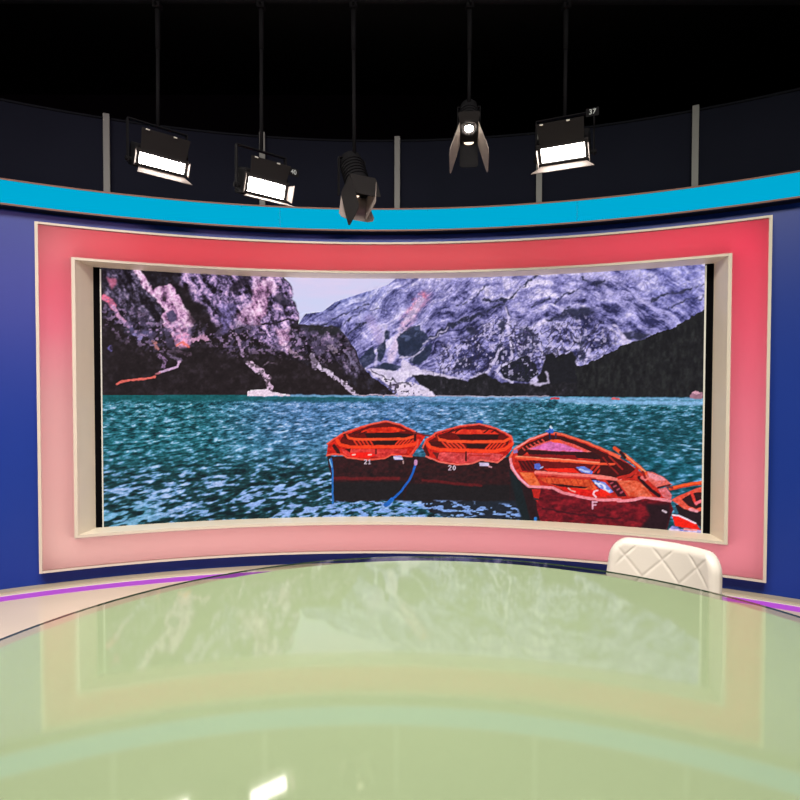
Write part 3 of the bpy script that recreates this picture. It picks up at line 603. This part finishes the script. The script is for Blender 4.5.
# ---------------------------------------------------------------- the room
struct(MB().box((0, .6, -.05), (13, 12.4, .1)).build('floor', M['floor']))
struct(MB().box((0, .6, 4.75), (13, 12.4, .1)).build('ceiling', M['studio_black']))
struct(MB().box((0, 6.75, 2.35), (13, .1, 4.7)).build('wall_rear', M['studio_black']))
struct(MB().box((-6.45, .6, 2.35), (.1, 12.2, 4.7)).build('wall_left', M['studio_black']))
struct(MB().box((6.45, .6, 2.35), (.1, 12.2, 4.7)).build('wall_right', M['studio_black']))
struct(MB().box((0, -5.55, 2.35), (13, .1, 4.7)).build('wall_front', M['studio_black']))

FI_L, FI_R, FO_L, FO_R = -24.64, 28.56, -27.10, 31.14        # opening and outer edge of the surround, degrees
ZI_B, ZI_T, ZO_B, ZO_T = .356, 2.407, .123, 2.636
A0, A1 = -56, 58
wb = MB(); w0, w1 = R+.09, R+.20
OL, OR, OB, OT = FO_L+.12, FO_R-.12, ZO_B+.010, ZO_T-.010
wb.block(w0, w1, 0, 2.727, A0, OL); wb.block(w0, w1, 0, 2.727, OR, A1)
wb.block(w0, w1, 0, OB, OL, OR); wb.block(w0, w1, OT, 2.727, OL, OR)
struct(wb.build('wall_back', M['blue']))
struct(MB().block(R+.06, R+.16, 2.909, 3.462, A0, A1).build('wall_upper', M['upper']))
struct(MB().block(R+.05, R+.17, 3.462, 3.476, A0, A1).build('trim_upper', paint_mat('dark_grey_capping', (.008, .009, .012), .8, raw=True, spec=0.)))
struct(MB().block(R-.003, R+.089, .007, .017, A0, A1).build('baseboard_back', M['skirting']))
struct(MB().arc([(R-.043, 0), (R+.089, 0), (R+.089, .007), (R-.039, .007)], A0, A1).build('trim_floor', M['cream_light']))

# ---------------------------------------------------------------- floor light line, cyan light band
o = MB().block(R-.150, R-.045, 0.0005, .004, A0, A1).build('floor_light_strip', M['strip'], origin=W(0, R-.08, 0))
tag(o, 'thin violet light strip set in the floor along the foot of the curved blue wall', 'light strip')
org = W(2, R, 2.727)
t = thing('light_band', 'glowing cyan light band running along the top of the curved blue wall', 'light band', org)
seams = [A0, -8.32, 17.09, A1]
for a, b in zip(seams[:-1], seams[1:]):
    MB().block(R+.002, R+.05, 2.739, 2.898, a+.016, b-.016).build('light_panel', M['cyan'], t, origin=org)
MB().block(R+.012, R+.088, 2.727, 2.909, A0, A1).build('backing', M['cyan_seam'], t, origin=org)
MB().block(R-.004, R+.089, 2.720, 2.7265, A0, A1).build('soffit', M['navy'], t, origin=org)
MB().block(R-.005, R+.012, 2.7265, 2.739, A0, A1).build('lower_edging', M['edge_tan'], t, origin=org)
MB().block(R-.004, R+.012, 2.898, 2.909, A0, A1).build('upper_edging', M['edge_tan'], t, origin=org)

# ---------------------------------------------------------------- posts on the dark upper wall
for ph, where in ((-22.06, 'leftmost grey upright post on the dark upper wall, left of all the lamps'),
                  (-9.82, 'grey upright post half hidden behind the glowing lamp panel numbered 40'),
                  (1.83, 'grey upright post between the dark spotlight and the dazzling lit spotlight'),
                  (13.98, 'grey upright post standing under the lamp panel numbered 37'),
                  (25.92, 'rightmost grey upright post on the dark upper wall, right of all the lamps')):
    og = W(ph, R+.03, 2.909)
    o = MB().block(R+.012, R+.06, 2.909, 3.488, ph-.235, ph+.235, 2).build('wall_post', M['post'], origin=og)
    tag(o, where, 'post', 'grey posts along the dark upper wall')

# ---------------------------------------------------------------- red surround
org = W(2, R, 0.123)
t = thing('screen_surround', 'wide rose-red glossy frame with cream edging around the curved video wall', 'frame', org)
TA = .26                                                    # width of the inner edging in degrees
RL, RR_, RB, RT = FI_L+TA, FI_R-TA, ZI_B+.019, ZI_T-.017       # clear opening inside the edging
def sheet(r0, r1, zb, zt, pa, pb):                           # acrylic: frosted front, clear back and rims
    k = MB().block(r0, r1, zb, zt, pa, pb); return k
sheets = MB()
for a in ((ZI_T-.004, ZO_T-.006, FO_L+.05, FO_R-.05), (ZO_B+.006, ZI_B+.004, FO_L+.05, FO_R-.05), (ZI_B+.004, ZI_T-.004, FO_L+.05, FI_L+.05), (ZI_B+.004, ZI_T-.004, FI_R-.05, FO_R-.05)):
    sheets.block(R, R+.004, *a)
fp = sheets.build('face_panel', [M['rose'], M['clear']], t, origin=org)
for p in fp.data.polygons:
    c = Vector((p.center.x+org[0]-CX, p.center.y+org[1]-CY)); r_n = Vector((p.normal.x, p.normal.y)).dot(c.normalized())
    p.material_index = 0 if (r_n < -.9 or c.length < R+.001) else 1
def ring(zb, zt, pl, pr, tw, ta, r0, r1):
    k = MB(); k.block(r0, r1, zt-tw, zt, pl, pr); k.block(r0, r1, zb, zb+tw, pl, pr)
    k.block(r0, r1, zb+tw, zt-tw, pl, pl+ta, 2); k.block(r0, r1, zb+tw, zt-tw, pr-ta, pr, 2); return k
ring(ZO_B, ZO_T, FO_L, FO_R, .015, .22, R-.012, R+.088).build('outer_edging', M['cream_light'], t, origin=org)
ring(ZI_B, ZI_T, FI_L, FI_R, .018, TA, R-.010, R+.012).build('inner_edging', M['cream_light'], t, origin=org)
k = MB(); r0, r1 = R+.03, R+.195                             # white-lined box behind the acrylic that holds the coloured LED boards
k.block(r1, r1+.01, OB+.004, ZI_B, OL+.02, OR-.02); k.block(r1, r1+.01, ZI_T, OT-.004, OL+.02, OR-.02)
k.block(r1, r1+.01, ZI_B, ZI_T, OL+.02, FI_L); k.block(r1, r1+.01, ZI_B, ZI_T, FI_R, OR-.02)
k.block(R+.005, r1, OT-.012, OT-.002, OL+.02, OR-.02); k.block(R+.005, r1, OB+.002, OB+.012, OL+.02, OR-.02)
k.block(R+.005, r1, OB+.012, OT-.012, OL+.02, OL+.12, 2); k.block(R+.005, r1, OB+.012, OT-.012, OR-.12, OR-.02, 2)
k.block(R+.005, r1, ZI_T-.004, ZI_T+.002, FI_L, FI_R); k.block(R+.005, r1, ZI_B-.002, ZI_B+.004, FI_L, FI_R)
k.block(R+.005, r1, ZI_B, ZI_T, FI_L-.02, FI_L+.05, 2); k.block(R+.005, r1, ZI_B, ZI_T, FI_R-.05, FI_R+.02, 2)
k.build('light_box', M['liner'], t, origin=org)
def led(ph, z, wid, hei, c, gain=1.):
    L = [max(.004, v-d)/.265 for v, d in zip(lin(c), (.17, .05, .047))]
    mxv = max(L); d = bpy.data.lights.new('led_board', 'AREA'); d.shape = 'RECTANGLE'; d.size = wid; d.size_y = hei
    d.color = [v/mxv for v in L]; d.energy = gain*mxv*math.pi*wid*hei
    o = bpy.data.objects.new('led_board', d); col.objects.link(o); o.parent = t
    p = Vector(W(ph, R+.188, z)); q = Vector((CX, CY, z))
    o.matrix_world = Matrix.Translation(p) @ (q-p).to_track_quat('-Z', 'Y').to_matrix().to_4x4()
    o.matrix_parent_inverse = Matrix.Translation(-Vector(org))
def grad(stops, x):
    xs = [s[0] for s in stops]; return [float(np.interp(x, xs, [s[1][q] for s in stops])) for q in range(3)]
TOPC = [(-24, (226, 100, 108)), (-20, (226, 84, 92)), (-15, (219, 80, 88)), (0, (216, 86, 92)), (12, (213, 88, 92)), (20, (222, 82, 94)), (28, (230, 76, 92))]
BOTC = [(-24, (228, 174, 165)), (-16, (232, 168, 163)), (-6, (232, 163, 160)), (2, (230, 156, 156)), (10, (228, 148, 152)), (18, (226, 140, 148)), (28, (225, 131, 141))]
LEFC = [(.24, (226, 176, 165)), (.85, (228, 170, 165)), (1.35, (222, 162, 160)), (1.65, (226, 142, 150)), (1.95, (234, 108, 130)), (2.2, (234, 100, 118)), (2.5, (216, 122, 126))]
RIGC = [(.24, (224, 130, 140)), (.85, (227, 128, 142)), (1.38, (227, 110, 128)), (1.9, (229, 88, 108)), (2.5, (233, 72, 92))]
NSEG = 12; st = (FI_R-FI_L)/NSEG; wid = math.radians(st)*(R+.19)
for i in range(NSEG):
    pm = FI_L+(i+.5)*st
    led(pm, (ZI_T+ZO_T)/2, wid, ZO_T-ZI_T-.03, grad(TOPC, pm)); led(pm, (ZI_B+ZO_B)/2, wid, ZI_B-ZO_B-.03, grad(BOTC, pm), .9)
nz = 9; sz = (ZO_T-ZO_B-.03)/nz
for i in range(nz):
    zm = ZO_B+.015+(i+.5)*sz
    led((FO_L+FI_L)/2, zm, math.radians(FI_L-FO_L)*(R+.19)-.03, sz, grad(LEFC, zm), .88); led((FO_R+FI_R)/2, zm, math.radians(FO_R-FI_R)*(R+.19)-.03, sz, grad(RIGC, zm), .88)
BL, BR = -23.26, 27.34                                       # where the reveal meets the black side gaps of the screen
k = MB()
for s, fa, ba in ((-1, RL, BL), (1, RR_, BR)):
    e = .07*s
    k.add([W(fa, R-.004, RB), W(fa, R-.004, RT), W(ba, RS, RT), W(ba, RS, RB), W(fa+e, R+.01, RB), W(fa+e, R+.01, RT), W(ba+e, RS+.01, RT), W(ba+e, RS+.01, RB)],
          [(0, 1, 2, 3), (7, 6, 5, 4), (0, 4, 5, 1), (3, 2, 6, 7), (1, 5, 6, 2), (0, 3, 7, 4)])
k.block(R+.002, RS+.012, RT, RT+.010, RL, RR_); k.block(R+.002, RS+.012, RB-.010, RB, RL, RR_)
k.build('reveal', M['cream'], t, origin=org)

# ---------------------------------------------------------------- video wall
org = W(2, RS, ZI_B)
t = thing('video_screen', 'curved video wall showing red rowing boats on a mountain lake', 'screen', org)
picture = paint_picture()
nr, nc = picture.shape[:2]
ph = np.radians(PHI_L + (np.arange(nc)+.5)/nc*(PHI_R-PHI_L)); ph[0] = math.radians(PHI_L); ph[-1] = math.radians(PHI_R)
zz = Z_T - (np.arange(nr)+.5)/nr*(Z_T-Z_B); zz[0] = Z_T; zz[-1] = Z_B
gx = (CX + RS*np.sin(ph))[None, :].repeat(nr, 0); gy = (CY + RS*np.cos(ph))[None, :].repeat(nr, 0); gz = zz[:, None].repeat(nc, 1)
co = np.stack([gx-org[0], gy-org[1], gz-org[2]], -1).reshape(-1, 3)
idx = np.arange(nr*nc).reshape(nr, nc)
quads = np.stack([idx[1:, :-1], idx[1:, 1:], idx[:-1, 1:], idx[:-1, :-1]], -1).reshape(-1, 4)
me = bpy.data.meshes.new('display')
me.vertices.add(len(co)); me.vertices.foreach_set('co', co.astype(np.float32).ravel())
me.loops.add(quads.size); me.loops.foreach_set('vertex_index', quads.astype(np.int32).ravel())
me.polygons.add(len(quads)); me.polygons.foreach_set('loop_start', (np.arange(len(quads))*4).astype(np.int32))
me.update(calc_edges=True)
ca = me.color_attributes.new('picture', 'FLOAT_COLOR', 'POINT')
pl = np.where(picture <= .04045, picture/12.92, ((picture+.055)/1.055)**2.4).reshape(-1, 3)
ca.data.foreach_set('color', np.concatenate([pl, np.ones((len(pl), 1))], 1).astype(np.float32).ravel())
m, n, l, b = new_mat('display_picture')
at = n.new('ShaderNodeAttribute'); at.attribute_name = 'picture'
b.inputs['Base Color'].default_value = (.004, .004, .004, 1); b.inputs['Roughness'].default_value = .6; b.inputs['Specular IOR Level'].default_value = 0
l.new(at.outputs['Color'], b.inputs['Emission Color']); b.inputs['Emission Strength'].default_value = 1.0
me.materials.append(m)
disp = bpy.data.objects.new('display', me); col.objects.link(disp); disp.parent = t
MB().block(RS+.012, RS+.08, Z_B-.01, Z_T+.01, BL-.3, BR+.3).build('cabinet_back', M['black'], t, origin=org)
for a, b_, c, d in ((BL, -22.78, -22.78, -22.69), (26.84, BR, 26.715, 26.84)):
    MB().block(RS-.002, RS+.03, RB, RT, a, b_, 2).build('side_gap', M['black'], t, origin=org)
    MB().block(RS-.012, RS+.01, RB+.002, RT-.012, c, d, 2).build('lit_edge', M['edge_lit'], t, origin=org)

# ---------------------------------------------------------------- desk
DX, DY, DR, DZ = .0922, 1.118, 1.1645, .800
t = thing('round_desk', 'large round presenter desk with a pale green glass top', 'desk', (DX, DY, 0))
k = MB().lathe([(0, DZ-.007), (DR-.001, DZ-.007), (DR, DZ-.006), (DR, DZ-.001), (DR-.001, DZ), (0, DZ)], 256)
g = k.build('glass_top', [M['glass'], M['glass_edge']], t)
for p in g.data.polygons:
    if abs(p.normal.z) < .5: p.material_index = 1
for p in g.data.polygons: p.use_smooth = False
MB().lathe([(0, DZ-.030), (DR-.036, DZ-.030), (DR-.034, DZ-.028), (DR-.034, DZ-.009), (DR-.035, DZ-.008), (0, DZ-.008)], 256).build('table_panel', M['table_green'], t)
MB().lathe([(DR-.10, DZ-.16), (DR-.06, DZ-.16), (DR-.06, DZ-.030), (DR-.10, DZ-.030)], 128, closed=True).build('apron', M['table_white'], t, True)
MB().lathe([(0, .03), (.50, .03), (.44, .12), (.42, .4), (.46, DZ-.1), (.56, DZ-.030), (0, DZ-.030)], 96).build('pedestal', M['table_white'], t, True)
MB().lathe([(0, 0), (.62, 0), (.62, .022), (.60, .03), (0, .03)], 96).build('foot_plate', M['chrome'], t)

# ---------------------------------------------------------------- chair
CHX, CHY, CHR = .873, 2.15, math.radians(-43)
t = thing('desk_chair', 'cream white quilted leather chair pushed in behind the glass desk', 'chair', (CHX, CHY, 0), CHR)
BW, B0, B1, RC, BT = .235, .41, .841, .34, .052
NS, NT = 120, 90
def groove(x, z):
    d = 1e9
    u = (x+.012)/.150; v = (z-.775)/.150
    for q in (u+v, u-v):
        d = min(d, abs(q-round(q))*.150*.7)
    return math.exp(-(d/.0042)**2)*min(1, max(0, (B1-.02-z)/.02))*min(1, max(0, (BW-.03-abs(x))/.03))
def half_width(tz):                                          # rounded upper corners, slight taper below
    z = B0+(B1-B0)*tz; rr = .075; w = BW - .030*max(0, tz-.35)
    if z > B1-rr: w -= rr-math.sqrt(max(0, rr*rr-(z-(B1-rr))**2))
    return w
V, Fc = [], []
for side in (0, 1):
    for i in range(NT+1):
        tz = i/NT; tz = 1-(1-tz)**1.35
        hw = half_width(tz*.9995)
        for j in range(NS+1):
            sx = -1+2*j/NS; x = sx*hw; z = B0+(B1-B0)*tz
            e = min(1, min((1-abs(sx))*hw, B1-z+.0)/.030)
            puff = math.sqrt(max(0, 1-(1-e)**2))
            th = x/RC; ring_r = RC
            depth = BT/2*puff
            if side == 0: depth += -.0033*groove(x, z)*min(1, e*1.5)+.002
            rr = RC + (-depth if side == 0 else depth)
            lean = (z-.436)*.16
            V.append((rr*math.sin(th), rr*math.cos(th)-RC+.20+lean, z - .012*(1-math.cos(th))*0))
nn = (NS+1)*(NT+1)
for s0 in (0, nn):
    for i in range(NT):
        for j in range(NS):
            a = s0+i*(NS+1)+j; Fc.append((a, a+1, a+NS+2, a+NS+1))
rim = [j for j in range(NS+1)] + [i*(NS+1)+NS for i in range(1, NT+1)] + [NT*(NS+1)+j for j in range(NS-1, -1, -1)] + [i*(NS+1) for i in range(NT-1, 0, -1)]
for a, b_ in zip(rim, rim[1:]+rim[:1]): Fc.append((a, b_, nn+b_, nn+a))
obj('backrest', V, Fc, M['leather'], t, True)
k = MB(); pts = []
for i in range(33):
    a = 2*math.pi*i/32; c_, s_n = math.cos(a), math.sin(a)
    pts.append((.235*abs(c_)**.6*math.copysign(1, c_), .22*abs(s_n)**.6*math.copysign(1, s_n)))
pts = pts[:-1]; n_ = len(pts); lv = [(.90, .36), (.98, .37), (1., .40), (.97, .435), (.85, .45), (.4, .455)]
k.add([(x*s, y*s-.04, z) for s, z in lv for x, y in pts], [(q*n_+i, q*n_+(i+1) % n_, (q+1)*n_+(i+1) % n_, (q+1)*n_+i) for q in range(len(lv)-1) for i in range(n_)]+[tuple(range(n_)), tuple((len(lv)-1)*n_+i for i in range(n_))])
k.build('seat', M['leather'], t, True)
MB().box((0, .16, .352), (.10, .15, .014), .004).box((0, .238, .40), (.10, .014, .11), .004).build('back_bracket', M['chrome'], t)
MB().rod((0, -.02, .08), (0, -.02, .26), .028, 20).rod((0, -.02, .26), (0, -.02, .362), .017, 20).build('gas_stem', M['chrome'], t, True)
for q in range(5):
    a = 2*math.pi*q/5+.3; d = Vector((math.cos(a), math.sin(a), 0)); c0 = Vector((0, -.02, 0))
    MB().rod(c0+d*.02+Vector((0, 0, .10)), c0+d*.26+Vector((0, 0, .062)), .022, 12, .013).build('leg', M['chrome'], t, True)
    ax = Vector((-d.y, d.x, 0)); p = c0+d*.26+Vector((0, 0, .026))
    MB().rod(p-ax*.022, p+ax*.022, .026, 18).rod(p+Vector((0, 0, .0)), p+Vector((0, 0, .045)), .008, 8).build('caster', M['black'], t)

# ---------------------------------------------------------------- lighting rig
PIPE_Z, PIPE_Y = 3.86, 3.79
t = thing('lighting_pipe', 'black overhead pipe carrying the studio lamps', 'pipe', (0, PIPE_Y, PIPE_Z))
MB().rod((-2.9, 0, 0), (2.9, 0, 0), .025, 20).build('bar', M['housing'], t, True)
for x in (-2.5, -.6, 1.3, 2.6):
    MB().rod((x, 0, .02), (x, 0, 4.70-PIPE_Z), .010, 10).build('drop_rod', M['housing'], t, True)

def hanger(t, loc, yaw, arm):
    """yoke arms' spigot, drop pole and pipe clamp: the pole is upright and reaches the pipe"""
    R3 = Matrix.Rotation(-yaw, 4, 'Z')
    top = R3 @ Vector((-.06*math.sin(yaw), PIPE_Y-loc[1], PIPE_Z-loc[2]-.058))
    a = Vector((0, .06, arm)); 
    MB().rod(a, (top.x, top.y, top.z-.22), .012, 12).rod((top.x, top.y, top.z-.25), (top.x, top.y, top.z), .016, 12).build('drop_pole', M['housing'], t, True)
    MB(Matrix.Translation((top.x, top.y, top.z)) @ R3).box((0, 0, .012), (.05, .066, .036), .008).rod((0, -.06, .012), (0, -.03, .012), .008, 8).build('pipe_clamp', M['housing'], t)

def barn(mb, hinge_a, hinge_b, out, L, flare, th=.003):
    """trapezoid flap from a hinge line going out along a direction"""
    A, B, d = Vector(hinge_a), Vector(hinge_b), Vector(out).normalized(); e = (B-A).normalized()
    nrm = e.cross(d)
    return mb.slab([A, B, B+d*L+e*flare, A+d*L-e*flare], th, nrm)

def panel_lamp(label, loc, yaw, tilt, w, h, doors, number=None, num_pos=None, spill=2.5):
    yaw, tilt = math.radians(yaw), math.radians(tilt)
    t = thing('studio_lamp_panel', label, 'studio lamp', loc, yaw, 'glowing lamp panels over the set')
    T = Matrix.Rotation(tilt, 4, 'X')
    hw, hh = w/2, h/2
    k = MB(T); k.box((0, .065, .01), (w+.05, .11, h+.075), .012)
    for q in range(9): k.box((-hw+w*q/8, .13, .01), (.005, .03, h+.04))
    k.build('housing', M['housing'], t)
    k = MB(T)
    k.box((0, .004, hh+.012), (w+.05, .026, .022), .004).box((0, -.001, -hh-.009), (w+.05, .036, .017), .003)
    k.box((-hw-.012, .004, 0), (.022, .026, h), .004).box((hw+.012, .004, 0), (.022, .026, h), .004).build('front_rim', M['door'], t)
    MB(T).box((0, .003, 0), (w, .012, h)).build('diffuser', M['panel_lamp'], t)
    out = lambda up, ang: (0, -math.cos(math.radians(ang)), up*math.sin(math.radians(ang)))
    sd = lambda s, ang: (s*math.sin(math.radians(ang)), -math.cos(math.radians(ang)), 0)
    la, ll, lf, ta, tl, sa_l, sl_l, sa_r, sl_r = doors
    zb = -hh-.018; zt = hh+.02
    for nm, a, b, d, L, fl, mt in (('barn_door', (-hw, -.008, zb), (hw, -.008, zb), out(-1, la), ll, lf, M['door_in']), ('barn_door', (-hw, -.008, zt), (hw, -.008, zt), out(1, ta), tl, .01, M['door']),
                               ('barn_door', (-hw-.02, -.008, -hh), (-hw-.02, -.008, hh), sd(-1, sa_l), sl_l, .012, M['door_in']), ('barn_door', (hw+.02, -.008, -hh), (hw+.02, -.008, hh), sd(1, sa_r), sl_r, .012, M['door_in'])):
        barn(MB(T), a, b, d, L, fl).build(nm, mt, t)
    d = Vector(out(1, ta))
    for sx in (-.55, .25): MB(T).box(Vector((sx*hw*1.5, -.012, zt))+d*tl*.96, (.022, .008, .008), .002).build('door_clip', M['glint'], t)
    k = MB(); yw = hw+.045
    for s in (-1, 1): k.box((s*yw, .06, .11), (.008, .03, .26), .003)
    k.box((0, .06, .24), (2*yw+.008, .03, .008), .003).rod((-yw-.015, .06, .0), (-yw+.02, .06, .0), .014).rod((yw-.02, .06, .0), (yw+.015, .06, .0), .014)
    k.build('yoke', M['housing'], t)
    hanger(t, loc, yaw, .24)
    if number:
        q = num_pos
        pl = MB().box((q[0], q[1], q[2]), (.075, .004, .05), .002).build('number_tag', M['housing'], t)
        cu = bpy.data.curves.new('number', 'FONT'); cu.body = number; cu.size = .042; cu.align_x = 'CENTER'; cu.align_y = 'CENTER'; cu.extrude = .0006
        cu.materials.append(M['label'])
        tmp = bpy.data.objects.new('number_outline', cu); col.objects.link(tmp); bpy.context.view_layer.update()
        tm = bpy.data.meshes.new_from_object(tmp.evaluated_get(bpy.context.evaluated_depsgraph_get())); tm.name = 'number'
        bpy.data.objects.remove(tmp)
        tx = bpy.data.objects.new('number', tm); col.objects.link(tx); tx.parent = pl
        tx.location = (q[0], q[1]-.003, q[2]); tx.rotation_euler = (math.pi/2, 0, 0)
    d = bpy.data.lights.new('lamp_light', 'AREA'); d.shape = 'RECTANGLE'; d.size = w; d.size_y = h; d.energy = spill; d.color = (1, .93, .84)
    lo = bpy.data.objects.new('lamp_light', d); col.objects.link(lo); lo.parent = t
    lo.matrix_local = T @ Matrix.Translation((0, -.012, 0)) @ Matrix.Rotation(math.pi/2, 4, 'X')
    return t
#                    lower angle, length, flare | top angle, length | left angle, length | right angle, length
panel_lamp('glowing white lamp panel with spread barn doors, leftmost over the cyan band', (-1.465, 3.738, 2.833), 43.5, 21.7, .277, .062, (20, .085, .03, 88, .12, 27, .05, -12, .06))
panel_lamp('glowing white lamp panel numbered 40, second from the left over the cyan band', (-.824, 3.734, 2.682), 41.8, 18.8, .248, .082, (9, .085, .06, 86, .10, 29, .05, 8, .06), '40', (.165, -.045, .125))
panel_lamp('glowing white lamp panel numbered 37, at the right over the cyan band', (.999, 3.740, 2.904), -24.4, 39.2, .261, .085, (7, .085, .06, 88, .13, -3, .06, 12, .05), '37', (.178, -.05, .192))

def spot_lamp(label, loc, yaw, tilt, lens_mat, lens_r, lens_z, angs, lens, flare, door_mats, cx, cz, body_r, flood=None):
    yaw, tilt = math.radians(yaw), math.radians(tilt)
    t = thing('studio_spotlight', label, 'spotlight', loc, yaw)
    T = Matrix.Rotation(tilt, 4, 'X'); br = body_r
    k = MB(T).lathe([(0, .26), (br*.7, .26), (br*.95, .24), (br, .20), (br, .012), (0, .012)][::-1], 36, 'y')
    for q in range(6): k.lathe([(br, .05+q*.025), (br*1.10, .052+q*.025), (br*1.10, .058+q*.025), (br, .06+q*.025)], 36, 'y', closed=True)
    k.build('housing', M['housing'], t)
    MB(T).box((0, .004, 0), (2*cx, .018, 2*cz), .006).build('front_plate', M['door'], t)
    MB(T).lathe([(0, -.016), (lens_r*.5, -.014), (lens_r*.85, -.010), (lens_r, -.004), (0, -.004)], 32, 'y', (0, 0, lens_z)).build('lens', lens_mat, t, True)
    MB(T).lathe([(lens_r+.001, -.004), (lens_r+.007, -.004), (lens_r+.007, -.012), (lens_r+.001, -.012)], 36, 'y', (0, 0, lens_z), closed=True).build('lens_ring', M['door'], t)
    cr = [(x*.030, -.008, -cz*.80+(.004 if 0 else 0)) for x in (-1, 1)] + [(.030*math.cos(a), -.008, -cz*.80-.016*math.sin(a)) for a in [math.pi*q/12 for q in range(1, 12)]]
    MB(T).slab(cr, .006, (0, 1, 0)).build('glow_crescent', M['dim_glow'], t)  # glowing crescent stands in for light caught below the lens
    for i, (a, b, d0) in enumerate((((-cx, -.006, -cz), (cx, -.006, -cz), (0, 0, -1)), ((-cx, -.006, cz), (cx, -.006, cz), (0, 0, 1)),
                                    ((-cx, -.006, -cz), (-cx, -.006, cz), (-1, 0, 0)), ((cx, -.006, -cz), (cx, -.006, cz), (1, 0, 0)))):
        an = math.radians(angs[i]); d = Vector(d0)*math.sin(an)+Vector((0, -1, 0))*math.cos(an)
        A, B = Vector(a), Vector(b); e = (B-A).normalized(); L = lens[i]; fl = flare[i]
        poly = [A, B, B+d*L*.80+e*fl, B+d*L*.94+e*fl*.6, B+d*L-e*.015, A+d*L+e*.015, A+d*L*.94-e*fl*.6, A+d*L*.80-e*fl]
        MB(T).slab(poly, .003, e.cross(d)).build('barn_door', door_mats[i], t)
    k = MB(); yw = br*1.25
    for s in (-1, 1): k.box((s*yw, .10, .08), (.006, .028, .24), .002)
    k.box((0, .10, .20), (2*yw+.006, .028, .006), .002); k.build('yoke', M['housing'], t)
    hanger(t, loc, yaw, .20)
    if flood:
        d = bpy.data.lights.new('lamp_light', 'SPOT'); d.energy = flood; d.spot_size = math.radians(70); d.spot_blend = .5; d.shadow_soft_size = lens_r; d.color = (1, .9, .78)
        lo = bpy.data.objects.new('lamp_light', d); col.objects.link(lo); lo.parent = t
        lo.matrix_local = T @ Matrix.Translation((0, -.05, lens_z)) @ Matrix.Rotation(math.pi/2, 4, 'X')
    return t
#                                 order of the doors: lower, upper, left, right
D_, I_ = M['door'], M['door_in']
spot_lamp('dark spotlight with hanging barn doors overlapping the cyan band', (-.262, 3.80, 2.715), 30, 60, M['dim_glow'], .040, .0, (12, -4, 2, -16), (.17, .14, .27, .21), (.035, .0, .004, .0), (I_, D_, D_, I_), .088, .080, .072)
spot_lamp('lit spotlight with a dazzling lens and long side barn doors, right of the middle post', (.421, 3.744, 3.025), -6, 62, M['bulb'], .027, .036, (10, 120, 13, 13), (.17, .06, .26, .26), (.0, .01, .015, .015), (M['housing'], D_, I_, I_), .056, .080, .056, 15)
